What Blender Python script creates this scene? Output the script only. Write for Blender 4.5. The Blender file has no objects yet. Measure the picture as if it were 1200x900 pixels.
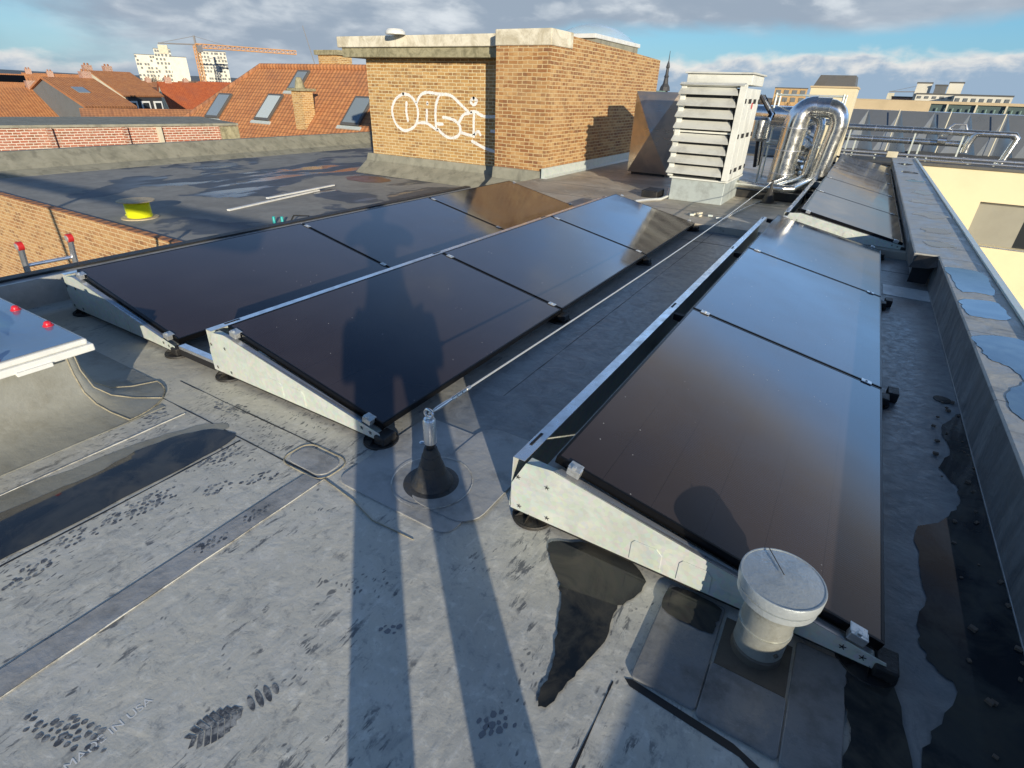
import bpy, math, random
from mathutils import Vector, Matrix
random.seed(7)
S = bpy.context.scene
COL = S.collection
R = math.radians
CAM_H = 1.5

# ------------------------------------------------------------------ nodes
class NT:
    def __init__(s, tree): s.t = tree; s.n = tree.nodes; s.l = tree.links
    def new(s, ty, ins=None, **kw):
        n = s.n.new(ty)
        for k, v in kw.items(): setattr(n, k, v)
        for k, v in (ins or {}).items(): s.put(n, k, v)
        return n
    def put(s, n, k, v):
        sock = n.inputs[k]
        if isinstance(v, bpy.types.NodeSocket): s.l.new(v, sock)
        elif isinstance(v, bpy.types.Node): s.l.new(v.outputs[0], sock)
        else:
            if sock.type == 'RGBA' and isinstance(v, (int, float)): v = (v, v, v)
            if sock.type == 'RGBA' and len(v) == 3: v = (*v, 1)
            sock.default_value = v
    def math(s, op, a, b=None, c=None, clamp=False):
        n = s.n.new('ShaderNodeMath'); n.operation = op; n.use_clamp = clamp
        s.put(n, 0, a)
        if b is not None: s.put(n, 1, b)
        if c is not None: s.put(n, 2, c)
        return n.outputs[0]
    def mix(s, f, a, b, mode='MIX'):
        n = s.n.new('ShaderNodeMix'); n.data_type = 'RGBA'; n.blend_type = mode
        s.put(n, 0, f); s.put(n, 6, a); s.put(n, 7, b)
        return n.outputs[2]
    def noise(s, vec, scale, detail=6, rough=.6, dist=0, sx=None):
        if sx: vec = s.new('ShaderNodeMapping', {'Vector': vec, 'Scale': sx}).outputs[0]
        return s.new('ShaderNodeTexNoise', {'Vector': vec, 'Scale': scale, 'Detail': detail, 'Roughness': rough, 'Distortion': dist}).outputs[0]
    def ramp(s, f, a, b, va=0., vb=1.):
        return s.new('ShaderNodeMapRange', {'Value': f, 'From Min': a, 'From Max': b, 'To Min': va, 'To Max': vb}, interpolation_type='SMOOTHSTEP').outputs[0]
    def pos(s): return s.new('ShaderNodeNewGeometry').outputs['Position']
    def obj(s): return s.new('ShaderNodeTexCoord').outputs['Object']

def mat(name, fn=None, base=(.5, .5, .5), rough=.5, metal=0., spec=.5, **kw):
    m = bpy.data.materials.new(name); m.use_nodes = True
    t = NT(m.node_tree); b = t.n['Principled BSDF']
    t.put(b, 'Base Color', base); t.put(b, 'Roughness', rough); t.put(b, 'Metallic', metal); t.put(b, 'Specular IOR Level', spec)
    for k, v in kw.items(): t.put(b, k, v)
    if fn: fn(t, b)
    return m

def bump(t, b, h, strength=.3, dist=.01):
    t.put(b, 'Normal', t.new('ShaderNodeBump', {'Height': h, 'Strength': strength, 'Distance': dist}).outputs[0])

def grime(base, amt=.25, scale=6., rough=.5, metal=0., rvar=.15, bmp=.0, spec=.5, tint=(.12, .10, .07), bscale=None):
    def fn(t, b):
        p = t.pos()
        n = t.noise(p, scale, 8, .65); n2 = t.noise(p, scale * 7, 4, .6)
        dark = tuple(c * .5 + d * .5 for c, d in zip([x * .6 for x in base], tint))
        c = t.mix(t.math('MULTIPLY', t.ramp(n, .42, .75), amt * 2, clamp=True), base, dark)
        c = t.mix(t.math('MULTIPLY', t.ramp(n2, .5, .8), amt, clamp=True), c, tuple(min(1, x * 1.25) for x in base))
        t.put(b, 'Base Color', c)
        t.put(b, 'Roughness', t.ramp(n, .2, .8, max(.02, rough - rvar), min(1, rough + rvar)))
        t.put(b, 'Metallic', metal); t.put(b, 'Specular IOR Level', spec)
        if bmp: bump(t, b, t.noise(p, bscale or scale * 4, 6, .6), bmp, .02)
    return fn

# --- roof membranes
def f_membrane(t, b):
    p = t.pos(); sx = t.new('ShaderNodeSeparateXYZ', {'Vector': p})
    big = t.noise(p, 1.1, 6, .6, .6); mid = t.noise(p, 6., 9, .7, 1.0)
    g1 = t.noise(p, 21., 8, .68, .35); g2 = t.noise(p, 70., 5, .7, .8)
    drag = t.noise(p, 1., 9, .72, .4, sx=(34, 8, 10))
    c = t.mix(t.ramp(big, .3, .7), (.50, .495, .455), (.64, .62, .54))
    c = t.mix(t.math('MULTIPLY', t.ramp(mid, .46, .66), .4), c, (.70, .69, .65))
    c = t.mix(t.math('MULTIPLY', t.ramp(mid, .44, .32), .4), c, (.27, .28, .29))
    c = t.mix(t.math('MULTIPLY', t.ramp(g1, .53, .68), .5), c, (.84, .83, .76))
    c = t.mix(t.math('MULTIPLY', t.ramp(g1, .45, .33), .5), c, (.20, .21, .22))
    c = t.mix(t.math('MULTIPLY', t.ramp(g2, .42, .32), .35), c, (.22, .23, .24))
    c = t.mix(t.math('MULTIPLY', t.ramp(drag, .56, .66), .35), c, (.80, .79, .75))
    clus = t.ramp(t.noise(p, 2.6, 6, .65, .8), .50, .60)
    c = t.mix(t.math('MULTIPLY', t.math('MULTIPLY', t.ramp(drag, .47, .40), clus), .85), c, (.10, .11, .125))
    v = t.new('ShaderNodeTexVoronoi', {'Vector': t.new('ShaderNodeMapping', {'Vector': t.mix(.10, p, t.new('ShaderNodeTexNoise', {'Vector': p, 'Scale': 7.}).outputs[1]), 'Scale': (75, 30, 10), 'Rotation': (0, 0, .6)}).outputs[0], 'Scale': 1.}, feature='F1')
    zone = t.math('MULTIPLY', t.math('MULTIPLY', t.ramp(sx.outputs['X'], -1.75, -1.95), t.ramp(sx.outputs['X'], -3.1, -2.8)), .10)
    sc = t.math('MULTIPLY', t.ramp(v.outputs['Distance'], .34, .20), t.ramp(t.math('ADD', t.noise(p, 4.1, 6, .65, .6), zone), .56, .62))
    c = t.mix(t.math('MULTIPLY', sc, .8), c, (.08, .09, .105))
    tan_ = t.math('MULTIPLY', t.ramp(sx.outputs['X'], -1.9, -3.0), t.ramp(big, .3, .55))
    c = t.mix(t.math('MULTIPLY', tan_, .5), c, (.52, .48, .37))
    # shade in the aisle, gutter and along the rows, painted into the colour
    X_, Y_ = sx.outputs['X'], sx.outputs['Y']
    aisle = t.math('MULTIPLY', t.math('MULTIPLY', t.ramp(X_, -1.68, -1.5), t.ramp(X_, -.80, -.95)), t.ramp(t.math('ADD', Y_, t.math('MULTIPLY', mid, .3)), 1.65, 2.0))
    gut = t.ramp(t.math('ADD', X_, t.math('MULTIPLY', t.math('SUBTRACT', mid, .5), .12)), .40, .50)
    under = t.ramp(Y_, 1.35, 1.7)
    shade_k = t.math('MAXIMUM', t.math('MAXIMUM', aisle, gut), t.math('MULTIPLY', under, .6))
    c = t.mix(t.math('MULTIPLY', shade_k, .9), c, t.mix(t.ramp(mid, .35, .65), (.17, .18, .19), (.27, .28, .285)))
    t.put(b, 'Base Color', c)
    rg = t.math('SUBTRACT', t.ramp(g1, .3, .7, .42, .66), t.math('MULTIPLY', shade_k, .14))
    t.put(b, 'Roughness', rg); t.put(b, 'Specular IOR Level', .45)
    h = t.math('ADD', t.math('MULTIPLY', t.noise(p, 9, 4, .5, .5), 1.6), t.math('ADD', t.math('MULTIPLY', g1, .5), t.math('MULTIPLY', g2, .12)))
    bump(t, b, h, .17, .02)

def f_damp(t, b):
    f_membrane(t, b)
    l = [k for k in t.l if k.to_socket == b.inputs['Base Color']][0].from_socket
    t.put(b, 'Base Color', t.mix(1., l, (.42, .44, .46), 'MULTIPLY')); t.put(b, 'Roughness', .3)

def f_print(t, b):
    p = t.pos(); n = t.noise(p, 26, 6, .7)
    t.put(b, 'Base Color', t.mix(t.ramp(n, .42, .66), (.085, .09, .10), (.46, .46, .44))); t.put(b, 'Roughness', .35)

def f_membrane_far(t, b):
    p = t.pos()
    big = t.noise(p, .8, 6, .6, .6); mid = t.noise(p, 3.5, 8, .65, 1.)
    c = t.mix(t.ramp(big, .35, .65), (.34, .31, .26), (.54, .48, .39))
    c = t.mix(t.math('MULTIPLY', t.ramp(mid, .52, .66), .5), c, (.70, .64, .52))
    c = t.mix(t.math('MULTIPLY', t.ramp(mid, .42, .3), .6), c, (.11, .11, .10))
    sx = t.new('ShaderNodeSeparateXYZ', {'Vector': p})
    fr = t.math('FRACT', t.math('DIVIDE', t.math('ADD', sx.outputs['Y'], .35), 1.05))
    c = t.mix(t.math('MULTIPLY', t.math('LESS_THAN', fr, .025), .7), c, (.04, .04, .04))
    t.put(b, 'Base Color', c); t.put(b, 'Roughness', t.ramp(mid, .3, .7, .35, .75))
    bump(t, b, mid, .35, .02)

def f_bitumen_wet(t, b):
    p = t.pos()
    big = t.noise(p, .42, 4, .5, .5, sx=(1.0, .8, 1)); mid = t.noise(p, 2.6, 8, .65, .5)
    ed = t.math('ADD', big, t.math('MULTIPLY', t.math('SUBTRACT', mid, .5), .12))
    sp = t.new('ShaderNodeSeparateXYZ', {'Vector': p})
    ed = t.math('SUBTRACT', ed, t.math('MULTIPLY', t.ramp(sp.outputs['Y'], 6.4, 4.9), .17))
    ed = t.math('SUBTRACT', ed, t.math('MULTIPLY', t.ramp(sp.outputs['X'], -12.2, -13.6), .07))
    wet = t.ramp(ed, .455, .475)
    strk = t.noise(p, 1., 5, .5, .3, sx=(2.4, .55, 1))
    dry = t.mix(t.ramp(mid, .3, .7), (.28, .28, .265), (.38, .375, .35))
    wetc = t.mix(t.ramp(mid, .3, .7), (.085, .10, .12), (.13, .145, .17))
    t.put(b, 'Base Color', t.mix(wet, dry, wetc))
    dv_ = t.new('ShaderNodeVectorMath', {0: p, 1: (-10.3, 8.6, -.3)}, operation='DISTANCE').outputs['Value']
    film = t.math('MULTIPLY', t.math('MULTIPLY', wet, t.ramp(dv_, 4.2, 2.2)), t.ramp(t.math('ADD', t.math('MULTIPLY', strk, .6), t.math('MULTIPLY', big, .4)), .51, .56))
    t.put(b, 'Roughness', t.math('SUBTRACT', t.ramp(wet, 0, 1, .9, .6), t.math('MULTIPLY', film, .48)))
    t.put(b, 'Specular IOR Level', t.ramp(film, 0, 1, .25, .6))
    sx = t.new('ShaderNodeSeparateXYZ', {'Vector': p})
    fine = t.noise(p, 30, 4, .6)
    t.put(b, 'Normal', t.new('ShaderNodeBump', {'Height': fine, 'Strength': t.ramp(film, 0, 1, .25, .02), 'Distance': .01}).outputs[0])

def f_bitumen(t, b):
    p = t.pos(); mid = t.noise(p, 3, 8, .65, .5); fine = t.noise(p, 40, 4, .6)
    sx = t.new('ShaderNodeSeparateXYZ', {'Vector': p})
    run = t.noise(p, 1, 6, .6, 0, sx=(5, 5, .6))
    c = t.mix(t.ramp(mid, .3, .7), (.25, .245, .19), (.36, .345, .27))
    c = t.mix(t.math('MULTIPLY', t.ramp(run, .5, .68), .5), c, (.13, .125, .10))
    t.put(b, 'Base Color', c); t.put(b, 'Roughness', .85); bump(t, b, fine, .3, .01)

def f_parapet(t, b):
    p = t.pos(); mid = t.noise(p, 4, 8, .65, .8); st = t.noise(p, 1, 7, .6, 0, sx=(3, 10, 1))
    c = t.mix(t.ramp(mid, .3, .7), (.32, .315, .295), (.50, .49, .44))
    c = t.mix(t.math('MULTIPLY', t.ramp(st, .55, .7), .5), c, (.075, .085, .10))
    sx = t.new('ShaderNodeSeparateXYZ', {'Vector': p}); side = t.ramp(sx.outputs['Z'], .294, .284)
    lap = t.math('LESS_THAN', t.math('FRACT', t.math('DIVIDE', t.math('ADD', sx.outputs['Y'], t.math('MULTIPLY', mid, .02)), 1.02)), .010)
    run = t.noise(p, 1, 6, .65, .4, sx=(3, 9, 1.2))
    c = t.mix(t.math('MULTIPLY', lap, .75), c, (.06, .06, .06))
    c = t.mix(t.math('MULTIPLY', side, .82), c, t.mix(t.ramp(run, .4, .65), (.07, .075, .08), (.16, .165, .165)))  # inner face darkened in colour: its shade plus the black membrane
    t.put(b, 'Base Color', c); t.put(b, 'Roughness', t.ramp(mid, .3, .7, .3, .65)); bump(t, b, t.math('ADD', mid, t.math('MULTIPLY', t.noise(p, 5, 3, .5), 2.)), .35, .02)

def f_brick(kind):
    def fn(t, b):
        p = t.pos(); sx = t.new('ShaderNodeSeparateXYZ', {'Vector': p})
        u = t.math('ADD', sx.outputs['X'], sx.outputs['Y'])
        wob = t.math('MULTIPLY', t.math('SUBTRACT', t.noise(p, 6, 3, .5), .5), .022)
        v = t.math('ADD', sx.outputs['Z'], wob)
        vec = t.new('ShaderNodeCombineXYZ', {'X': t.math('ADD', u, wob), 'Y': v})
        c1, c2, mo = {'brown': ((.50, .245, .08), (.31, .125, .045), (.74, .55, .29)),
                      'yellow': ((.66, .39, .13), (.47, .24, .075), (.92, .77, .45)),
                      'red': ((.50, .17, .10), (.36, .11, .065), (.88, .80, .68)),
                      'tan': ((.62, .34, .15), (.50, .25, .10), (.85, .64, .36))}[kind]
        br = t.new('ShaderNodeTexBrick', {'Vector': vec, 'Color1': c1, 'Color2': c2, 'Mortar': mo, 'Scale': 1., 'Brick Width': .198, 'Row Height': .062,
                                          'Mortar Size': .0085 if kind != 'red' else .009, 'Mortar Smooth': .25, 'Bias': 0.}, offset=.5, offset_frequency=2)
        # per-brick colour variation
        row = t.math('FLOOR', t.math('DIVIDE', v, .062))
        ux = t.math('FLOOR', t.math('DIVIDE', t.math('ADD', u, t.math('MULTIPLY', t.math('FLOORED_MODULO', row, 2.), .099)), .198))
        wn = t.new('ShaderNodeTexWhiteNoise', {'Vector': t.new('ShaderNodeCombineXYZ', {'X': ux, 'Y': row})}, noise_dimensions='3D')
        c = t.mix(t.math('MULTIPLY', t.ramp(wn.outputs[0], .55, .85), .6), br.outputs[0], (.70, .43, .18) if kind != 'red' else (.5, .2, .12))
        c = t.mix(t.math('MULTIPLY', t.ramp(wn.outputs[0], .24, .10), .55), c, (.22, .095, .045))
        c = t.mix(t.ramp(br.outputs[1], .2, .8), c, mo)
        c = t.mix(t.math('MULTIPLY', t.ramp(t.noise(p, 1.6, 7, .7, 1.), .42, .7), .28), c, (.72, .53, .27) if kind != 'red' else (.55, .42, .33))
        c = t.mix(t.math('MULTIPLY', t.ramp(t.noise(p, 2.7, 7, .7, 1.), .55, .75), .5), c, (.17, .10, .055))
        c = t.mix(t.math('MULTIPLY', t.noise(p, 40, 5, .7), .25), c, (.25, .15, .08))
        t.put(b, 'Base Color', c); t.put(b, 'Roughness', .9)
        h = t.math('ADD', t.math('MULTIPLY', t.math('SUBTRACT', 1., br.outputs[1]), 1.), t.math('MULTIPLY', t.noise(p, 50, 4, .7), .5))
        bump(t, b, h, .7, .012)
    return fn

def f_tiles(c1, c2, su=.20, sv=.19):
    def fn(t, b):
        o = t.obj(); sx = t.new('ShaderNodeSeparateXYZ', {'Vector': o})
        u = sx.outputs['X']; v = sx.outputs['Y']
        row = t.math('FRACT', t.math('DIVIDE', v, sv)); colu = t.math('SINE', t.math('MULTIPLY', u, 2 * math.pi / su))
        iu = t.math('FLOOR', t.math('DIVIDE', u, su)); iv = t.math('FLOOR', t.math('DIVIDE', v, sv))
        wn = t.new('ShaderNodeTexWhiteNoise', {'Vector': t.new('ShaderNodeCombineXYZ', {'X': iu, 'Y': iv})}, noise_dimensions='3D')
        n = t.noise(o, .7, 7, .65)
        c = t.mix(wn.outputs[0], c1, c2)
        c = t.mix(t.math('MULTIPLY', t.ramp(n, .45, .7), .5), c, tuple(x * .6 + .05 for x in c2))
        c = t.mix(t.math('MULTIPLY', t.ramp(row, .25, .0), .6), c, (.12, .05, .025))
        c = t.mix(t.math('MULTIPLY', t.ramp(colu, -.3, -1.), .25), c, (.20, .08, .035))
        t.put(b, 'Base Color', c); t.put(b, 'Roughness', .85)
        bump(t, b, t.math('ADD', t.math('MULTIPLY', colu, .5), row), .6, .03)
    return fn

def f_panel(t, b):
    o = t.obj(); sx = t.new('ShaderNodeSeparateXYZ', {'Vector': o}); p = t.pos()
    # fine busbar wires and cell joints inside the laminate
    w = t.math('FRACT', t.math('DIVIDE', sx.outputs['Y'], .0105))
    wire = t.math('LESS_THAN', w, .12)
    cx = t.math('FRACT', t.math('DIVIDE', t.math('ADD', sx.outputs['X'], .004), .1855)); cell = t.math('LESS_THAN', cx, .012)
    c = t.mix(t.math('MULTIPLY', wire, .35), (.047, .037, .038), (.075, .061, .061))
    c = t.mix(t.math('MULTIPLY', cell, .7), c, (.018, .015, .018))
    n = t.noise(p, 1.3, 6, .6, .5)
    c = t.mix(t.math('MULTIPLY', t.ramp(n, .4, .7), .25), c, (.085, .07, .068))
    # bird specks and dried drops
    v = t.new('ShaderNodeTexVoronoi', {'Vector': p, 'Scale': 30.}, feature='F1')
    n2 = t.noise(p, 1.7, 3, .5)
    sp = t.math('MULTIPLY', t.math('LESS_THAN', v.outputs['Distance'], .075), t.math('MULTIPLY', t.math('GREATER_THAN', t.new('ShaderNodeSeparateColor', {'Color': v.outputs['Color']}).outputs[0], .80), t.ramp(n2, .50, .60)))
    c = t.mix(sp, c, (.62, .60, .56))
    t.put(b, 'Base Color', c)
    t.put(b, 'Roughness', t.math('ADD', t.ramp(t.noise(p, 3, 6, .6), .3, .7, .07, .15), t.math('MULTIPLY', sp, .5)))
    t.put(b, 'Specular IOR Level', .5); t.put(b, 'IOR', 1.8)

def f_galv(t, b):
    p = t.pos(); n = t.noise(p, 9, 8, .65, 1.); s = t.noise(p, 1, 8, .7, .5, sx=(3, 3, 26)); v = t.new('ShaderNodeTexVoronoi', {'Vector': p, 'Scale': 55.})
    c = t.mix(t.ramp(n, .3, .7), (.62, .68, .62), (.74, .78, .71))
    c = t.mix(t.math('MULTIPLY', t.ramp(s, .58, .7), .45), c, (.84, .85, .78))
    c = t.mix(.08, c, v.outputs['Color'])
    c = t.mix(t.math('MULTIPLY', t.ramp(t.noise(p, 22, 6, .7), .6, .75), .3), c, (.34, .34, .29))
    t.put(b, 'Base Color', c); t.put(b, 'Metallic', .2); t.put(b, 'Roughness', t.ramp(n, .3, .7, .34, .5))
    bump(t, b, t.noise(p, 5, 3, .5), .06, .02)

def f_duct(t, b):
    p = t.pos(); n = t.noise(p, 3, 6, .6, .8); n3 = t.noise(p, 14, 5, .6, .5)
    c = t.mix(t.ramp(n, .3, .7), (.66, .66, .63), (.86, .85, .80))
    t.put(b, 'Base Color', c); t.put(b, 'Metallic', .96); t.put(b, 'Roughness', t.ramp(n3, .3, .7, .16, .30)); pass

def f_xpanel(t, b):
    p = t.pos(); n = t.noise(p, 1, 8, .6, 1.2, sx=(1.5, 1.5, 9)); m = t.noise(p, 2.5, 4, .5, .5)
    c = t.mix(t.ramp(m, .35, .65), (.34, .31, .28), (.50, .41, .33))
    t.put(b, 'Base Color', c); t.put(b, 'Metallic', .85); t.put(b, 'Roughness', t.ramp(n, .3, .7, .26, .42)); bump(t, b, n, .10, .03)

def f_water(t, b):
    p = t.pos()
    t.put(b, 'Base Color', t.mix(t.ramp(t.noise(p, 5, 6, .6, 1), .4, .7), t.mix(t.ramp(t.noise(p, 2.2, 7, .65, 1.), .45, .6), (.012, .016, .022), (.05, .052, .05)), (.075, .07, .058)))
    t.put(b, 'Roughness', .035); t.put(b, 'IOR', 1.36); t.put(b, 'Specular IOR Level', .6); bump(t, b, t.noise(p, 8, 2, .4), .01, .01)

def f_water_bright(t, b):
    f_water(t, b)
    t.put(b, 'Base Color', (.36, .52, .74)); t.put(b, 'Metallic', .75); t.put(b, 'Roughness', .05); t.put(b, 'Specular IOR Level', .9)  # blue sky reflection tinted into the base colour

def f_concrete(base, dark, sc=3.):
    def fn(t, b):
        p = t.pos(); n = t.noise(p, sc, 9, .72, 1.); r = t.noise(p, 1, 7, .65, 0, sx=(7, 7, 1.2)); f = t.noise(p, 45, 4, .7)
        c = t.mix(t.ramp(n, .38, .66), base, dark)
        c = t.mix(t.math('MULTIPLY', t.ramp(r, .54, .7), .5), c, tuple(x * .6 for x in dark))
        t.put(b, 'Base Color', c); t.put(b, 'Roughness', .9); bump(t, b, t.math('ADD', n, t.math('MULTIPLY', f, .4)), .5, .02)
    return fn

def f_stone(t, b):
    p = t.pos(); v = t.new('ShaderNodeTexVoronoi', {'Vector': p, 'Scale': 2.6})
    c = t.mix(t.new('ShaderNodeSeparateColor', {'Color': v.outputs['Color']}).outputs[0], (.30, .26, .19), (.60, .52, .38))
    c = t.mix(t.ramp(t.noise(p, 9, 6, .7), .5, .7), c, (.18, .16, .12))
    t.put(b, 'Base Color', c); t.put(b, 'Roughness', .9)

def f_city(t, b):
    p = t.pos(); v = t.new('ShaderNodeTexVoronoi', {'Vector': p, 'Scale': .06}); v2 = t.noise(p, .02, 6, .6)
    c = t.mix(t.new('ShaderNodeSeparateColor', {'Color': v.outputs['Color']}).outputs[0], (.07, .065, .055), (.17, .12, .09))
    c = t.mix(t.ramp(v2, .4, .6), c, (.05, .06, .04))
    t.put(b, 'Base Color', c); t.put(b, 'Roughness', .95)

Mt = dict(
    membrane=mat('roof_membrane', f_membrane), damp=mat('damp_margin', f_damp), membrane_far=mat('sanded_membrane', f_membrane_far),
    patch=mat('membrane_patch', grime((.44, .44, .43), .35, 5, .42, 0, .15, .35, .5, (.05, .05, .05), 8)),
    patch_dark=mat('damp_flashing', grime((.24, .245, .25), .5, 7, .36, 0, .18, .35, .5, (.06, .06, .06), 8)),
    cone=mat('dusty_rubber', grime((.045, .046, .048), .6, 18, .5, 0, .15, .3)),
    patch_tan=mat('dusty_membrane', grime((.30, .30, .265), .4, 4, .5, 0, .14, .4, .45, (.2, .18, .12), 8)),
    seam_tan=mat('weld_bleed', grime((.40, .36, .26), .6, 12, .8, 0, .1, .3)),
    seam_dark=mat('seam_shadow_gap', base=(.018, .018, .02), rough=.5),
    seam_pale=mat('seam_residue', grime((.66, .65, .60), .8, 9, .8, 0, .1, .3)),
    wetbit=mat('wet_bitumen', f_bitumen_wet), bit=mat('bitumen', f_bitumen), parapet=mat('parapet_membrane', f_parapet),
    brick=mat('yellow_brick', f_brick('yellow')), brownbrick=mat('brown_brick', f_brick('brown')), redbrick=mat('red_brick', f_brick('red')), tanbrick=mat('tan_brick', f_brick('tan')),
    tile=mat('orange_tiles', f_tiles((.60, .265, .105), (.48, .195, .08))), tile2=mat('brown_tiles', f_tiles((.48, .22, .10), (.36, .16, .08))),
    tile3=mat('bright_tiles', f_tiles((.55, .14, .045), (.44, .10, .035))), slate=mat('slate', grime((.055, .058, .065), .3, 3, .6)),
    panel=mat('solar_glass', f_panel), pframe=mat('black_anodised', base=(.012, .012, .013), rough=.32, metal=.6),
    galv=mat('galvanised_steel', f_galv), alu=mat('bare_aluminium', grime((.80, .81, .82), .2, 12, .3, .85, .1)),
    clamp=mat('cast_clamp', grime((.78, .79, .77), .3, 40, .35, .7, .1)), rubber=mat('black_rubber', grime((.017, .017, .018), .3, 20, .55, 0, .1, .2)),
    duct=mat('aluminium_duct', f_duct), xpanel=mat('creased_sheet', f_xpanel), unit=mat('unit_paint', grime((.68, .68, .62), .25, 3, .45, 0, .1, .04)),
    unit_dark=mat('unit_inside', base=(.03, .032, .035), rough=.6), unit_lt=mat('unit_panel_paint', grime((.82, .82, .74), .2, 2.5, .42, 0, .1, .03)),
    plinth=mat('plinth_green', grime((.52, .57, .54), .3, 5, .5, .2, .12)),
    water=mat('standing_water', f_water), waterb=mat('bright_puddle', f_water_bright),
    vent=mat('weathered_zinc', grime((.56, .57, .51), .4, 14, .38, .55, .14, .12, tint=(.2, .19, .14))), ventbase=mat('vent_sleeve', grime((.13, .11, .085), .4, 14, .6)),
    ventcap=mat('frosted_cap', grime((.52, .56, .57), .45, 16, .36, .35, .12, .14, tint=(.4, .46, .5))),
    white=mat('white_pvc', grime((.80, .80, .76), .15, 6, .35)), dome=mat('skylight_dome', grime((.16, .27, .42), .25, 4, .12, 0, .06, .05, .8, (.3, .36, .4))),
    red=mat('red_cap', base=(.72, .03, .05), rough=.35), redp=mat('red_plastic', base=(.62, .03, .03), rough=.4), yellow=mat('yellow_rope', base=(.78, .80, .02), rough=.55),
    wood=mat('reel_wood', grime((.62, .50, .32), .3, 20, .7)), teal=mat('teal_cap', base=(.02, .42, .40), rough=.4),
    render=mat('yellow_render', grime((.80, .71, .48), .08, .7, .9, 0, .05)), beige=mat('beige_render', grime((.60, .47, .29), .12, 1.2, .9)),
    cap=mat('cream_cap', f_concrete((.86, .80, .64), (.52, .46, .33), 2.0)), capdark=mat('mossy_cap', f_concrete((.42, .38, .24), (.22, .20, .12), 5)),
    zinc=mat('zinc_cap', grime((.16, .155, .145), .3, 3, .55, .3)), glass=mat('window_glass', base=(.03, .035, .04), rough=.06, spec=.8),
    skyglass=mat('roof_window_glass', base=(.26, .31, .34), rough=.05, spec=1.), paleglass=mat('pale_blind', base=(.55, .62, .62), rough=.3),
    paint=mat('spray_paint', grime((.92, .90, .86), .25, 20, .8, 0, .1, .3)), stone=mat('rubble_stone', f_stone), greywall=mat('grey_render', grime((.155, .165, .17), .15, 1.5, .85)),
    cream=mat('cream_render', grime((.72, .66, .50), .2, 1.2, .9)), tower=mat('white_facade', grime((.80, .76, .64), .12, .3, .85)), towerdk=mat('facade_window', base=(.20, .21, .21), rough=.2),
    crane=mat('crane_yellow', base=(.68, .36, .14), rough=.6), craneg=mat('crane_grey', base=(.25, .25, .26), rough=.6), copper=mat('verdigris', grime((.22, .34, .30), .4, 2, .6)),
    bark=mat('bark', grime((.16, .12, .09), .3, 4, .9)), street=mat('city_ground', f_city), asphalt=mat('courtyard_paving', grime((.10, .10, .095), .3, 2, .85)),
    foil=mat('folded_sheet', grime((.42, .45, .47), .2, 1.5, .32, .75, .1, .1)), dark=mat('dark_gap', base=(.015, .015, .017), rough=.7),
    blackwall=mat('black_cladding', grime((.035, .035, .04), .2, 2, .6)), cable=mat('steel_cable', base=(.72, .72, .68), rough=.35, metal=.5),
    wcol=mat('lettering_white', base=(.85, .85, .83), rough=.7), print_=mat('wet_tread_mark', f_print), print2=mat('damp_smudge', base=(.22, .225, .24), rough=.5),
    cloth=mat('dark_workwear', grime((.05, .055, .07), .3, 20, .9)), trousers=mat('work_trousers', grime((.06, .06, .055), .3, 20, .9)), skin=mat('skin', base=(.55, .34, .25), rough=.5),
    hair=mat('hair', base=(.04, .025, .015), rough=.6), shoe=mat('boot_leather', base=(.05, .035, .025), rough=.5), phone=mat('phone_body', base=(.02, .02, .022), rough=.2),
    slab=mat('far_slab', grime((.12, .12, .115), .3, 1.5, .8)), hill=mat('far_hills', base=(.11, .14, .17), rough=1.), rust=mat('rusty_stain', grime((.22, .10, .045), .4, 5, .5)),
)

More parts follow.
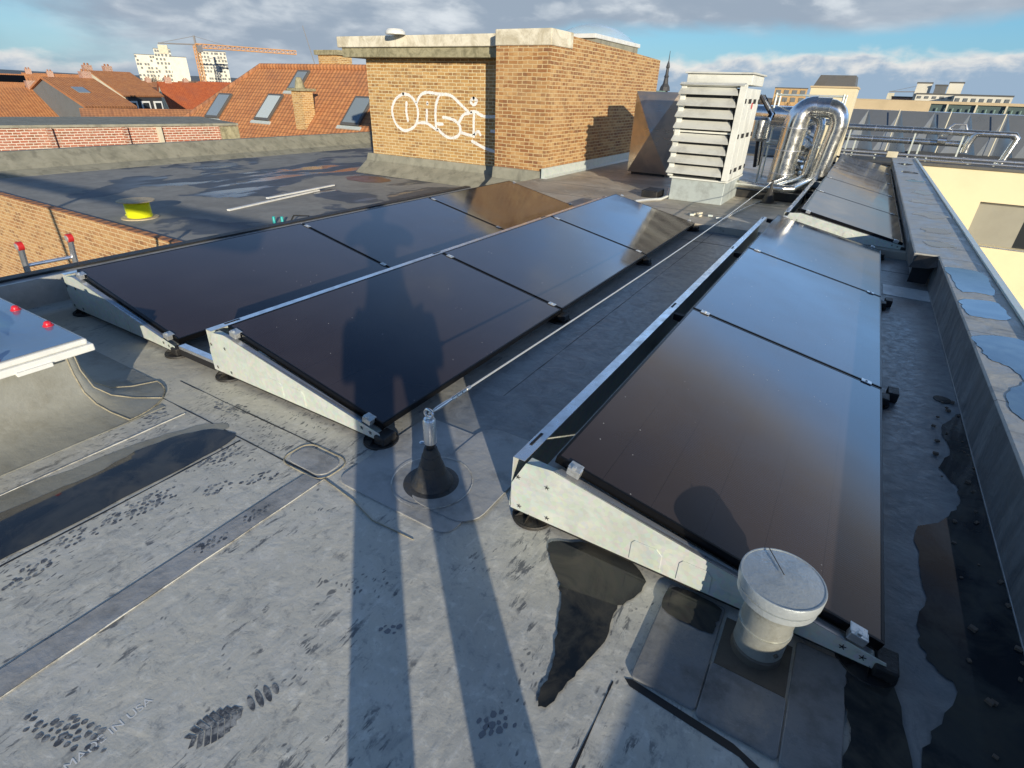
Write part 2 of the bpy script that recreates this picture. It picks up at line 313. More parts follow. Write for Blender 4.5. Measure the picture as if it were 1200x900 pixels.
# ------------------------------------------------------------------ geometry
class MB:
    def __init__(s): s.v = []; s.f = []
    def add(s, vs, fs):
        k = len(s.v); s.v += [tuple(v) for v in vs]; s.f += [tuple(i + k for i in f) for f in fs]; return s
    def box(s, c, d, rz=0, m=None):
        x, y, z = [k / 2 for k in d]; cs, sn = math.cos(rz), math.sin(rz); vs = []
        for a, b_, e in ((-1,-1,-1),(1,-1,-1),(1,1,-1),(-1,1,-1),(-1,-1,1),(1,-1,1),(1,1,1),(-1,1,1)):
            p = Vector((a*x, b_*y, e*z))
            if m: p = m @ p
            else: p = Vector((p.x*cs - p.y*sn, p.x*sn + p.y*cs, p.z))
            vs.append((p.x + c[0], p.y + c[1], p.z + c[2]))
        return s.add(vs, [(0,3,2,1),(4,5,6,7),(0,1,5,4),(1,2,6,5),(2,3,7,6),(3,0,4,7)])
    def b2(s, x0, x1, y0, y1, z0, z1): return s.box(((x0+x1)/2, (y0+y1)/2, (z0+z1)/2), (x1-x0, y1-y0, z1-z0))
    def quad(s, *p): return s.add(p, [tuple(range(len(p)))])
    def prism(s, pts, a, b_, axis='y'):
        n = len(pts)
        f = {'y': lambda p, t: (p[0], t, p[1]), 'x': lambda p, t: (t, p[0], p[1]), 'z': lambda p, t: (p[0], p[1], t)}[axis]
        return s.add([f(p, a) for p in pts] + [f(p, b_) for p in pts], [tuple(range(n)), tuple(range(2*n-1, n-1, -1))] + [(i, (i+1) % n + 0, (i+1) % n + n, i + n)[::-1] for i in range(n)])
    def tube(s, path, r, n=12, caps=True, r2=None):
        P = [Vector(p) for p in path]; L = len(P); rings = []
        up = Vector((0, 0, 1)); prev = None
        for i, p in enumerate(P):
            d = ((P[min(i+1, L-1)] - p).normalized() + (p - P[max(i-1, 0)]).normalized()).normalized()
            if prev is None:
                a = d.cross(up) if abs(d.dot(up)) < .95 else d.cross(Vector((1, 0, 0)))
            else: a = prev - d * prev.dot(d)
            a.normalize(); prev = a; b_ = d.cross(a)
            rr = r[i] if isinstance(r, (list, tuple)) else (r + ((r2 - r) * i / (L-1) if r2 is not None else 0))
            rings.append([p + (a * math.cos(2*math.pi*k/n) + b_ * math.sin(2*math.pi*k/n)) * rr for k in range(n)])
        vs = [v for g in rings for v in g]; fs = []
        for i in range(L-1):
            for k in range(n): fs.append((i*n+k, i*n+(k+1) % n, (i+1)*n+(k+1) % n, (i+1)*n+k))
        if caps: fs.append(tuple(range(n))[::-1]); fs.append(tuple((L-1)*n+k for k in range(n)))
        return s.add(vs, fs)
    def lathe(s, c, prof, n=40, cap=True):
        vs = [(c[0]+r*math.cos(2*math.pi*k/n), c[1]+r*math.sin(2*math.pi*k/n), c[2]+z) for r, z in prof for k in range(n)]; fs = []
        L = len(prof)
        for i in range(L-1):
            for k in range(n): fs.append((i*n+k, i*n+(k+1) % n, (i+1)*n+(k+1) % n, (i+1)*n+k))
        if cap: fs.append(tuple(range(n))[::-1]); fs.append(tuple((L-1)*n+k for k in range(n)))
        return s.add(vs, fs)
    def ob(s, name, m, parent=None, smooth=False, bevel=0, seg=2, origin=None, tri=False):
        vs = s.v
        if origin is None and parent is None:
            xs, ys, zs = zip(*vs); origin = ((min(xs)+max(xs))/2, (min(ys)+max(ys))/2, min(zs))
        off = Vector(origin) if origin else Vector((0, 0, 0))
        me = bpy.data.meshes.new(name); me.from_pydata([tuple(Vector(v) - off) for v in vs], [], s.f); me.materials.append(m)
        me.update()
        import bmesh
        bm = bmesh.new(); bm.from_mesh(me); bmesh.ops.recalc_face_normals(bm, faces=bm.faces); bm.to_mesh(me); bm.free()
        if smooth:
            me.polygons.foreach_set('use_smooth', [True]*len(me.polygons))
            try: me.set_sharp_from_angle(angle=R(38))
            except Exception: pass
        o = bpy.data.objects.new(name, me); COL.objects.link(o)
        if parent: o.parent = parent
        else: o.location = off
        if bevel:
            md = o.modifiers.new('Bevel', 'BEVEL'); md.width = bevel; md.segments = seg; md.limit_method = 'ANGLE'
        return o

def tag(o, label, cat, group=None):
    o['label'] = label; o['category'] = cat
    if group: o['group'] = group
    return o
def struct(o): o['kind'] = 'structure'; return o
def empty(name, loc=(0, 0, 0), rz=0, label=None, cat=None, group=None):
    o = bpy.data.objects.new(name, None); COL.objects.link(o); o.location = loc; o.rotation_euler = (0, 0, rz); o.empty_display_size = .1
    if label: tag(o, label, cat, group)
    return o
def copy_tree(o, parent=None):
    c = o.copy(); COL.objects.link(c)
    if parent: c.parent = parent
    for ch in [x for x in o.children]: copy_tree(ch, c)
    return c
def pol(az, el, d):
    a = R(az); return Vector((-math.sin(a)*d, math.cos(a)*d, CAM_H + math.tan(R(el))*d))

# ------------------------------------------------------------------ camera, sun, sky
f_px, pit, yaw, rol = 622.57, R(28.847), R(30.4645), R(2.083)
cd = bpy.data.cameras.new('camera'); cam = bpy.data.objects.new('camera', cd); COL.objects.link(cam); S.camera = cam
cd.sensor_width = 36; cd.lens = 36*f_px/1200; cd.clip_start = .01; cd.clip_end = 8000
cy, sy, cp, sp = math.cos(yaw), math.sin(yaw), math.cos(pit), math.sin(pit)
F = Vector((-sy*cp, cy*cp, -sp)); Rt = Vector((cy, sy, 0)); Up = Rt.cross(F)
r2 = Rt*math.cos(rol) + Up*math.sin(rol); u2 = -Rt*math.sin(rol) + Up*math.cos(rol)
mm = Matrix((r2, u2, -F)).transposed().to_4x4(); mm.translation = (0, 0, CAM_H); cam.matrix_world = mm

SUN_AZ, SUN_EL = R(45.5), R(12.1)        # azimuth of the shadows, measured from +Y towards -X
sund = Vector((math.sin(SUN_AZ)*math.cos(SUN_EL), -math.cos(SUN_AZ)*math.cos(SUN_EL), math.sin(SUN_EL)))
ld = bpy.data.lights.new('sun', 'SUN'); ld.energy = 5.; ld.angle = R(.55); ld.color = (1., .90, .72)
lo = bpy.data.objects.new('sun', ld); COL.objects.link(lo); lo.rotation_euler = sund.to_track_quat('Z', 'Y').to_euler()

W = bpy.data.worlds.new('World'); S.world = W; W.use_nodes = True
t = NT(W.node_tree); bg = t.n['Background']
sky = t.new('ShaderNodeTexSky', sky_type='NISHITA', sun_disc=False, sun_elevation=SUN_EL, altitude=50, air_density=1.0, dust_density=.6, ozone_density=2.5)
sky.sun_rotation = math.atan2(sund.x, sund.y)
g = t.new('ShaderNodeTexCoord').outputs['Generated']
sx = t.new('ShaderNodeSeparateXYZ', {'Vector': g}); X, Y, Z = sx.outputs
az = t.math('MULTIPLY', t.math('ARCTAN2', t.math('MULTIPLY', X, -1.), Y), 180/math.pi)
el = t.math('MULTIPLY', t.math('ARCSINE', Z), 180/math.pi)
n1 = t.noise(g, 4.2, 9, .52, .4, sx=(1, 1, 3.6)); n2 = t.noise(g, 11, 8, .52, .3, sx=(1, 1, 2.8)); n3 = t.noise(g, 2.2, 8, .55, .7, sx=(1, 1, 1.6)); n4 = t.noise(g, 30, 6, .6, .3, sx=(1, 1, 2.))
# large grey sheet: lower edge near el 6.5 on the right, 0 on the left; thins out far left
edge = t.ramp(az, 24., 44., 4.9, -1.5)
edge = t.math('ADD', edge, t.ramp(az, 8., -10., 0., 1.3))
bmask = t.ramp(t.math('ADD', t.math('SUBTRACT', el, edge), t.math('MULTIPLY', t.math('SUBTRACT', n1, .5), 3.6)), -.6, .8)
fade = t.ramp(t.math('ADD', az, t.math('MULTIPLY', t.math('SUBTRACT', n1, .5), 34.)), 74., 60., .12, 1.)
bmask = t.math('MULTIPLY', bmask, fade)
hi = t.ramp(el, 9.5, 12.)                                  # higher up the sheet breaks open
open_ = t.math('MULTIPLY', t.ramp(t.math('ADD', n3, t.math('MULTIPLY', t.math('SUBTRACT', n1, .5), .3)), .50, .66), t.ramp(az, -30., 20., .25, .9))
bmask = t.math('MULTIPLY', bmask, t.mix(hi, 1., t.math('MULTIPLY', open_, t.ramp(az, -4., 12., .12, .6))))
lt = t.math('MULTIPLY', t.ramp(t.math('ADD', n1, t.math('MULTIPLY', n2, .6)), .68, 1.0), t.ramp(t.math('SUBTRACT', el, edge), .5, 5., .35, 1.))
bcol = t.mix(lt, (.30, .37, .46), (.62, .67, .72))
bcol = t.mix(t.math('MULTIPLY', t.ramp(n2, .52, .72), t.ramp(el, 2, 12)), bcol, (.82, .86, .88))
warm = t.ramp(el, 24., 44.)
bcol = t.mix(warm, bcol, t.mix(t.ramp(n2, .35, .65), (.50, .475, .45), (.78, .75, .70)))
# cumulus bank along the horizon
top = t.math('ADD', t.ramp(az, 60., -8., 1.2, 3.7), t.math('MULTIPLY', t.math('SUBTRACT', n2, .5), 4.))
amask = t.ramp(t.math('SUBTRACT', top, el), -.3, .6)
sh = t.math('ADD', t.math('SUBTRACT', top, el), t.math('MULTIPLY', t.math('SUBTRACT', n4, .5), -3.5))
acol = t.mix(t.ramp(sh, -.2, 1.9), (.76, .75, .72), (.30, .41, .54))
skyc = t.mix(1., sky.outputs[0], (1.0, 1.12, 1.2), 'MULTIPLY')
K = 10.
skyc = t.mix(t.ramp(el, 50., 2., .75, .50), skyc, t.mix(t.ramp(el, 9., 13.), (.16*K, .50*K, .80*K), (.34*K, .56*K, .98*K)))
veil = t.math('MULTIPLY', t.math('MULTIPLY', t.ramp(az, 14., 2.), t.ramp(el, 21., 27.)), t.ramp(n2, .30, .62, .55, .95))
skyc = t.mix(veil, skyc, (.44*K, .41*K, .41*K))
col = t.mix(amask, skyc, t.mix(1., acol, (K, K, K), 'MULTIPLY'))
col = t.mix(bmask, col, t.mix(1., bcol, (K, K, K), 'MULTIPLY'))
dk_ = t.ramp(el, 30., 58., 1., .16)
sd = t.new('ShaderNodeVectorMath', {0: g, 1: tuple(sund)}, operation='DOT_PRODUCT').outputs['Value']
col = t.mix(1., col, t.mix(t.ramp(el, 25., 44.), (1., 1., 1.), (.095, .165, .235)), 'MULTIPLY')
col = t.mix(1., col, t.mix(t.ramp(sd, .1, .7), (1., 1., 1.), (.32, .38, .50)), 'MULTIPLY')
bst = t.math('MULTIPLY', t.ramp(az, 26., 8.), t.math('MULTIPLY', t.ramp(el, 10.5, 14.5), t.ramp(el, 30., 22.)))
col = t.mix(1., col, t.mix(bst, (1., 1., 1.), (1.9, 2.15, 2.25)), 'MULTIPLY')
t.put(bg, 'Color', col); bg.inputs[1].default_value = .11

S.view_settings.view_transform = 'Standard'; S.view_settings.look = 'None'; S.view_settings.exposure = 0
S.render.engine = 'CYCLES'; S.cycles.max_bounces = 6

# ------------------------------------------------------------------ ground and our roof
struct(MB().quad((-3000,-3000,-12),(3000,-3000,-12),(3000,3000,-12),(-3000,3000,-12)).ob('ground', Mt['street']))
# near roof slab
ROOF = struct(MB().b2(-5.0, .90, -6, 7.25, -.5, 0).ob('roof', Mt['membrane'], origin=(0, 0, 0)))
ROOF2 = struct(MB().b2(-5.10, .90, 7.25, 18.0, -.5, .08).ob('upper_roof', Mt['membrane_far'], origin=(0, 0, 0)))
bld = empty('apartment_block', (-2, 6, -12), 0, 'tall block carrying the membrane roof and the solar panels', 'building')
def par(o, p):
    o.parent = p; o.matrix_parent_inverse = Matrix.Translation(-Vector(p.location)); return o
par(MB().b2(-5.18, 1.18, -6, 18.0, -12, -.5).ob('wall', Mt['render'], origin=(0, 0, 0)), bld)

# seams of the membrane: lapped strips that really step up 3 mm
def strip(x0, x1, y0, y1, z=.0035, m='membrane', name='lap_seam'):
    a = MB(); n = max(2, int(max(x1-x0, y1-y0)/.12)); rnd = random.Random(int(x0*100+y0*7)); w = lambda: rnd.uniform(-.0025, .0025)
    if y1-y0 > x1-x0:
        pts = [((x0+w(), y0+(y1-y0)*i/n), (x1+w(), y0+(y1-y0)*i/n)) for i in range(n+1)]
    else:
        pts = [((x0+(x1-x0)*i/n, y1+w()), (x0+(x1-x0)*i/n, y0+w())) for i in range(n+1)]
    for (p, q), (r_, s_) in zip(pts, pts[1:]): a.quad((*p, z), (*q, z), (*s_, z), (*r_, z))
    for (p, q), (r_, s_) in zip(pts, pts[1:]):
        a.quad((*p, z), (*r_, z), (*r_, 0.0005), (*p, 0.0005)); a.quad((*q, z), (*s_, z), (*s_, .0005), (*q, .0005))
    return a.ob(name, Mt[m], ROOF)
strip(-1.70, -1.605, -1, 1.13, .004, 'patch')
strip(-1.6025, -1.6012, -1, 1.2, .0045, 'seam_pale', 'seam_bead')
strip(-1.705, -1.701, -1, 1.13, .001, 'seam_dark', 'seam_edge')
strip(-2.16, -2.152, .1, 1.13, .001, 'seam_dark', 'seam_edge')
strip(-3.0, -1.62, 1.14, 1.146, .0012, 'seam_dark', 'seam_edge')
strip(-2.95, -1.75, 1.30, 1.305, .0012, 'seam_dark', 'seam_edge')
strip(-2.78, -2.74, -.6, 1.1, .004, 'patch_tan')
strip(-2.597, -2.594, -.6, 1.12, .0045, 'seam_pale', 'seam_bead')
strip(-.20, -.195, -.6, .98, .001, 'seam_dark', 'seam_edge')
strip(-1.60, .88, 6.6, 6.62, .001, 'seam_dark', 'seam_edge')
strip(.50, .86, 5.70, 6.05, .004, 'white', 'lap_seam')
strip(-1.35, -1.345, 2.2, 7.2, .001, 'seam_dark', 'seam_edge')

def blob(name, pts, m, z=.004, parent=None, jit=.012, sub=5, label=None, cat=None, seed=1, kind=None):
    rnd = random.Random(seed); out = []; n = len(pts)
    for i in range(n):                                      # closed Catmull-Rom
        p0, p1, p2, p3 = [Vector((*pts[(i+k) % n][:2], 0)) for k in (-1, 0, 1, 2)]
        for j in range(sub):
            u = j/sub
            q = .5*((2*p1) + (p2-p0)*u + (2*p0-5*p1+4*p2-p3)*u*u + (3*p1-p0-3*p2+p3)*u**3)
            out.append((q.x+rnd.uniform(-jit, jit), q.y+rnd.uniform(-jit, jit), z))
    a = MB(); a.quad(*out); o = a.ob(name, Mt[m], parent)
    if kind: o['kind'] = kind
    elif label: tag(o, label, cat)
    return o
blob('puddle', [(-.60,1.37),(-.42,1.45),(-.25,1.40),(-.25,1.29),(-.285,1.22),(-.27,1.10),(-.29,1.0),(-.31,.88),(-.335,.80),(-.36,.83),(-.37,.92),(-.41,1.03),(-.45,1.14),(-.50,1.22),(-.57,1.29)], 'water', .004, jit=.005, kind='structure', seed=3)
blob('puddle', [(.82,3.40),(.88,3.48),(.895,3.2),(.895,2.0),(.895,1.0),(.80,.9),(.57,1.0),(.57,1.2),(.60,1.32),(.67,1.50),(.60,1.58),(.585,1.7),(.61,1.9),(.60,2.22),(.69,2.36),(.76,2.5),(.77,2.65),(.72,2.8),(.77,3.0),(.75,3.2)], 'water', .004, jit=.008, kind='structure', seed=4)
blob('puddle', [(.40,1.42),(.50,1.42),(.54,1.2),(.52,1.0),(.40,.9),(.385,1.05),(.40,1.2),(.385,1.32)], 'water', .0095, jit=.006, kind='structure', seed=5)
blob('puddle', [(-2.50,-.4),(-2.47,.32),(-2.44,.62),(-2.46,.86),(-2.38,1.08),(-2.24,1.15),(-2.18,1.08),(-2.17,.7),(-2.19,.25),(-2.2,-.4)], 'water', .003, jit=.006, kind='structure', seed=6)
def margin(pts, grow, z=.0007, seed=0, m='damp'):
    cx = sum(p[0] for p in pts)/len(pts); cy_ = sum(p[1] for p in pts)/len(pts); rr = random.Random(seed); out = []; n = len(pts)
    for i, p in enumerate(pts):
        a_, b_ = Vector(pts[i-1]), Vector(pts[(i+1) % n]); tg = (b_-a_).normalized(); nn = Vector((tg.y, -tg.x))
        if nn.dot(Vector(p)-Vector((cx, cy_))) < 0: nn = -nn
        g_ = grow*rr.uniform(.3, 1.5); out.append((p[0]+nn.x*g_, p[1]+nn.y*g_))
    return blob('damp_margin', out, m, z, ROOF, jit=.006, seed=seed+70)
blob('mud_rim', [(-2.60,-.4),(-2.60,.32),(-2.55,.60),(-2.52,.86),(-2.42,1.12),(-2.3,1.16),(-2.4,.9),(-2.40,.3),(-2.42,-.4)], 'patch_tan', .0015, ROOF, jit=.006, seed=8)
for i, (pt, r) in enumerate([((-.20,1.02),.05),((.12,.88),.03),((-1.05,.62),.04)]):
    0 and blob('damp_patch', [(pt[0]+r*math.cos(a)*random.uniform(.6,1.2), pt[1]+r*math.sin(a)*random.uniform(.6,1.2)) for a in [k*.785 for k in range(8)]], 'print2', .0012, ROOF, jit=.004, seed=20+i)

# boot prints: wet lugs lying on the membrane
def boot_print(x, y, ang, L, Wd, seed, label, m='print_', dens=.9, kind='hex'):
    zp = .0047 if -1.72 < x < -1.6 else .0008
    rnd = random.Random(seed); a = MB(); ca, sa = math.cos(ang), math.sin(ang)
    step = .022
    nx, ny = int(L/step), int(Wd/(step*.86))
    for i in range(nx+1):
        for j in range(ny+1):
            u = (i + (.5 if j % 2 else 0))*step - L/2; v = j*step*.86 - Wd/2
            w = math.sqrt(max(0, 1-(2*u/L)**2))*.5*Wd*(1. if u > 0 else .8)
            if abs(v) > w or rnd.random() > dens*(1.05-.45*(abs(u)/(L/2))**2): continue
            u += rnd.uniform(-.2, .2)*step; v += rnd.uniform(-.2, .2)*step
            rr = step*.50*rnd.uniform(.55, 1.15); ecc = rnd.uniform(.6, 1.0); th = rnd.uniform(-.3, .3) + .6
            pts = []
            for k in range(7):
                q = k*math.tau/7; px = rr*math.cos(q)*rnd.uniform(.75, 1.15); py = rr*ecc*math.sin(q)*rnd.uniform(.6, 1.2)
                px, py = px*math.cos(th)-py*math.sin(th), px*math.sin(th)+py*math.cos(th)
                px += u; py += v
                pts.append((x + px*ca - py*sa, y + px*sa + py*ca, zp))
            a.quad(*pts)
    return tag(a.ob('boot_print', Mt[m]), label, 'boot print', 'wet boot prints on the membrane')
def rib_print(x, y, ang, L, Wd, label):
    a = MB(); ca, sa = math.cos(ang), math.sin(ang)
    def P(u, v): return (x + u*ca - v*sa, y + u*sa + v*ca, .0008)
    for k in range(8):
        u0 = -L/2 + k*L/8; u1 = u0 + L/8*.84; w0 = Wd/2*math.sqrt(max(.05, 1-((u0+u1)/L)**2))
        a.quad(P(u0, -w0), P(u1, -w0*1.02), P(u1+.012, 0), P(u0+.012, 0)); a.quad(P(u0+.012, .002), P(u1+.012, .002), P(u1-.004, w0), P(u0-.002, w0*.9))
    for k in range(4):
        w1 = Wd*(.30, .36, .34, .22)[k]; a.quad(*[P(L/2+.03+.022*k+.008*math.cos(q*math.tau/12)*1., w1*math.sin(q*math.tau/12)) for q in range(12)])
    return tag(a.ob('boot_print', Mt['print_']), label, 'boot print', 'wet boot prints on the membrane')
BP = [(-1.36,.075,.25,.30,.085,11,'dense dark lug boot print in the near left corner of the roof',.97),
      (-1.655,.66,1.5,.14,.07,12,'honeycomb boot print on the strip seam, nearer half',.9), (-1.655,.84,1.5,.16,.07,13,'honeycomb boot print on the strip seam, farther half',.85),
      (-2.76,1.02,.3,.26,.12,14,'smeared boot print below the skylight corner flashing',.7), (-2.12,1.0,1.2,.22,.12,15,'boot print at the head of the long puddle',.75),
      (-2.07,.64,1.4,.30,.13,16,'large wet boot print beside the middle of the long puddle',.8), (-2.10,.40,1.3,.22,.1,17,'faint boot print beside the near end of the long puddle',.6),
      (-2.04,.24,1.7,.16,.08,18,'small boot print close to the left picture edge',.7), (-1.84,1.0,.9,.18,.09,19,'boot print just short of the looped membrane patch',.8),
      (-1.93,.85,1.1,.16,.09,20,'wet boot print between the long puddle and strip seam',.65), (-2.45,1.28,.1,.28,.1,21,'boot print under the left frame of the middle panels',.97)]
for x, y, a_, L, Wd, sd, lb, de in BP: boot_print(x, y, a_, L, Wd, sd, lb, dens=de)
rib_print(-1.05, .29, 1.25, .13, .085, 'ribbed sole print left of the person shadow')
boot_print(-.85,.76,.4,.10,.05,33,'pale smudged boot print inside the long leg shadow', 'print2', 1.)
boot_print(-.42,.70,.9,.16,.07,34,'faint boot print near the point of the middle puddle', 'print2', .95)

# printed words on the membrane
def text_mesh(body, size, name, m, parent, mw):
    c = bpy.data.curves.new(name, 'FONT'); c.body = body; c.size = size; c.align_x = 'LEFT'
    o = bpy.data.objects.new(name, c); COL.objects.link(o)
    bpy.context.view_layer.update()
    me = bpy.data.meshes.new_from_object(o.evaluated_get(bpy.context.evaluated_depsgraph_get()))
    bpy.data.objects.remove(o); me.transform(mw); me.materials.clear(); me.materials.append(m)
    o2 = bpy.data.objects.new(name, me); COL.objects.link(o2); o2.parent = parent; return o2
text_mesh('MADE IN USA', .034, 'lettering', Mt['wcol'], ROOF, Matrix.Translation((-1.25, .035, .0006)) @ Matrix.Rotation(R(90), 4, 'Z'))

# patches around the anchor and the vent
def slab(name, pts, z0, z1, m, parent, bevel=.003): return MB().prism(pts, z0, z1, 'z').ob(name, Mt[m], parent, bevel=bevel)
def rrect(x0, x1, y0, y1, r=.05, n=5):
    out = []
    for cx, cy_, a0 in ((x1-r, y1-r, 0), (x0+r, y1-r, 90), (x0+r, y0+r, 180), (x1-r, y0+r, 270)):
        for k in range(n+1):
            a = R(a0+90*k/n); out.append((cx+r*math.cos(a), cy_+r*math.sin(a)))
    return out
def ring(name, c, r0, r1, z, m, parent, n=40, sc=1.):
    a = MB()
    for k in range(n):
        t0, t1 = math.tau*k/n, math.tau*(k+1)/n
        a.quad((c[0]+r0*math.cos(t0), c[1]+r0*math.sin(t0)*sc, z), (c[0]+r1*math.cos(t0), c[1]+r1*math.sin(t0)*sc, z), (c[0]+r1*math.cos(t1), c[1]+r1*math.sin(t1)*sc, z), (c[0]+r0*math.cos(t1), c[1]+r0*math.sin(t1)*sc, z))
    return a.ob(name, Mt[m], parent)

AX, AY = -1.20, 1.39
anc = empty('cable_anchor', (AX, AY, 0), 0, 'stainless cable anchor post on a rubber cone between the panel rows', 'cable anchor')
slab('flashing_sheet', rrect(-.36, .25, -.22, .40, .06), 0, .006, 'patch', anc)
slab('flashing_sheet', rrect(-.05, .30, -.14, .50, .10), .006, .010, 'patch', anc)
ring('weld_bead', (0, 0), .172, .177, .0125, 'seam_pale', anc)
MB().lathe((0, 0, .006), [(.125,0),(.115,.004),(.092,.007),(.080,.026),(.077,.028),(.065,.060),(.062,.062),(.051,.100),(.048,.102),(.039,.145),(.036,.147),(.027,.182)], 48).ob('rubber_cone', Mt['cone'], anc, smooth=True)
MB().lathe((0, 0, .182), [(.018,0),(.018,.03),(.026,.03),(.026,.034)], 32).ob('collar', Mt['rubber'], anc, smooth=True)
MB().lathe((0, 0, .212), [(.023,0),(.027,.004),(.027,.112),(.022,.120),(.006,.121)], 40).ob('post', Mt['alu'], anc, smooth=True)
def torus(c, Rr, r, ax, n=20, m_=8):
    path = []
    for k in range(n+1):
        a = math.tau*k/n
        v = {'x': (0, Rr*math.cos(a), Rr*math.sin(a)), 'y': (Rr*math.cos(a), 0, Rr*math.sin(a))}[ax]
        path.append((c[0]+v[0], c[1]+v[1], c[2]+v[2]))
    return MB().tube(path, r, m_, caps=False)
torus((0, 0, .354), .020, .006, 'y').ob('eye_ring', Mt['alu'], anc, smooth=True)
MB().lathe((-.035, -.01, .205), [(.010,-.001),(.012,.002),(.006,.006)], 16).ob('nut', Mt['alu'], anc, smooth=True)

# steel cable to the far anchor
A0 = Vector((AX, AY, .354)); A1 = Vector((-1.08, 9.55, .40))
cable = empty('safety_cable', A0, 0, 'thin steel safety cable stretched along the channel between panel rows', 'cable')
d = A1-A0; pts = [Vector((d.x*k/24, d.y*k/24, d.z*k/24 - .05*math.sin(math.pi*k/24))) for k in range(25)]
MB().tube(pts, .0048, 8).ob('wire', Mt['cable'], cable, smooth=True)
u = (pts[1]).normalized()
MB().tube([u*.03, u*.06, u*.11, u*.15], [.006,.009,.009,.006], 10).ob('turnbuckle', Mt['alu'], cable, smooth=True)
a = MB()
for k in range(4): a.tube([u*(.15+.035*k), u*(.175+.035*k)], .0085, 8)
a.ob('swage', Mt['alu'], cable, smooth=True)
fa = empty('cable_anchor', (-1.08, 9.6, .08), 0, 'low dark cone anchor with a pale foot beside the duct unit', 'cable anchor')
MB().lathe((0, 0, 0), [(.16,0),(.10,.02),(.07,.08),(.035,.2),(.02,.22),(.02,.34)], 28).ob('rubber_cone', Mt['rubber'], fa, smooth=True)
slab('flashing_sheet', rrect(-.2, .28, -.25, .2, .05), 0, .006, 'patch_tan', fa)

VX, VY = .138, 1.318
vent = empty('roof_vent', (VX, VY, 0), 0, 'round pale metal vent pipe with flat cap in front of the right panel frame', 'roof vent')
slab('flashing_sheet', rrect(-.30, -.11, -.30, .10, .015), 0, .010, 'patch_dark', vent, .004)
slab('flashing_sheet', rrect(-.108, .105, -.31, -.12, .012), 0, .008, 'patch_dark', vent, .004)
slab('flashing_sheet', [(-.10,-.118),(.10,-.118),(.10,.07),(-.10,.07)], 0, .004, 'ventbase', vent, .001)
slab('flashing_sheet', rrect(.108, .25, -.32, .10, .012), 0, .009, 'patch_dark', vent, .004)
blob('standing_film', [(-.29,-.02),(-.14,-.03),(-.125,.02),(-.13,.09),(-.28,.09)], 'water', .0125, vent, jit=.003)
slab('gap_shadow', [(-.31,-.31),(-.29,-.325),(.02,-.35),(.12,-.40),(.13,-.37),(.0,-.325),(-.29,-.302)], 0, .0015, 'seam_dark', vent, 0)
MB().lathe((0, 0, 0), [(.074,0),(.0735,.03),(.070,.034),(.069,.05)], 56).ob('sleeve', Mt['ventbase'], vent, smooth=True)
MB().lathe((0, 0, .040), [(.072,0),(.072,.080),(.0755,.0805),(.0755,.090),(.072,.0905),(.072,.165),(.076,.1655),(.076,.180),(.092,.205),(.092,.214),(.098,.2145),(.098,.240)], 64).ob('pipe', Mt['vent'], vent, smooth=True)
MB().lathe((0, 0, .265), [(.098,-.012),(.109,-.011),(.109,.010),(.1035,.0105),(.1035,.020),(.1135,.0205),(.1145,.050),(.1125,.0545),(.1085,.0545),(.1085,.053),(.05,.0575),(.002,.060)], 72).ob('cap', Mt['ventcap'], vent, smooth=True)
MB().tube([(0,0,.330),(-.052,.092,.3255)], .0016, 6).ob('wire_mark', Mt['ventbase'], vent)
MB().tube([(.048,-.054,.075),(.052,-.058,.075)], .007, 10).ob('screw', Mt['ventbase'], vent)

# looped lap patch by the middle frame foot
slab('membrane_patch', rrect(-1.86, -1.62, 1.15, 1.28, .05), 0, .005, 'patch', ROOF)
for k, (x0, x1, y0, y1) in enumerate([(-1.88,-1.60,1.13,1.30)]):
    pts = rrect(x0, x1, y0, y1, .06, 6); pts.append(pts[0])
    MB().tube([(p[0], p[1], .002) for p in pts], .003, 6).ob('seam_bead', Mt['seam_tan'], ROOF)
MB().tube([(-1.60,1.15,.003),(-1.4,1.12,.004),(-1.25,1.08,.003),(-1.05,1.09,.001)], .0025, 6).ob('seam_bead', Mt['seam_tan'], ROOF)

# ------------------------------------------------------------------ solar rows
PW, PL, GAP, TILT = 1.134, 1.870, .02, R(11.9)
CT, ST = math.cos(TILT), math.sin(TILT); ZL = .10; RISE = PW*ST
def make_panel():
    # origin: the low, near corner of the glass surface. x runs up the slope (to -X), y along the row
    root = empty('solar_panel', (0, 0, 0), 0)
    M_ = Matrix(((-CT, 0, -ST), (0, 1, 0), (ST, 0, -CT)))   # local (u, y, depth) -> world offset
    def T(u, y, w): v = M_ @ Vector((u, y, w)); return (v.x, v.y, v.z)
    def bx(a, u0, u1, y0, y1, w0, w1):
        a.add([T(*q) for q in ((u0,y0,w0),(u1,y0,w0),(u1,y1,w0),(u0,y1,w0),(u0,y0,w1),(u1,y0,w1),(u1,y1,w1),(u0,y1,w1))], [(0,1,2,3),(4,7,6,5),(0,4,5,1),(1,5,6,2),(2,6,7,3),(3,7,4,0)])
    a = MB(); bx(a, .011, PW-.011, .011, PL-.011, .0015, .006); gl = a.ob('glass', Mt['panel'], root)
    a = MB(); bx(a, 0, PW, 0, .0108, 0, .035); bx(a, 0, PW, PL-.0108, PL, 0, .035); bx(a, 0, .0108, .0108, PL-.0108, 0, .035); bx(a, PW-.0108, PW, .0108, PL-.0108, 0, .035)
    a.ob('frame', Mt['pframe'], root, bevel=.0012)
    a = MB(); bx(a, .011, PW-.011, .011, PL-.011, .0062, .009); a.ob('backsheet', Mt['dark'], root)
    return root
proto = make_panel()
used = [False]
def place_panel(x, y, z, label, group):
    if used[0]: r_ = copy_tree(proto)
    else: r_ = proto; used[0] = True
    r_.location = (x, y, z); r_['label'] = label; r_['category'] = 'solar panel'; r_['group'] = group
    return r_

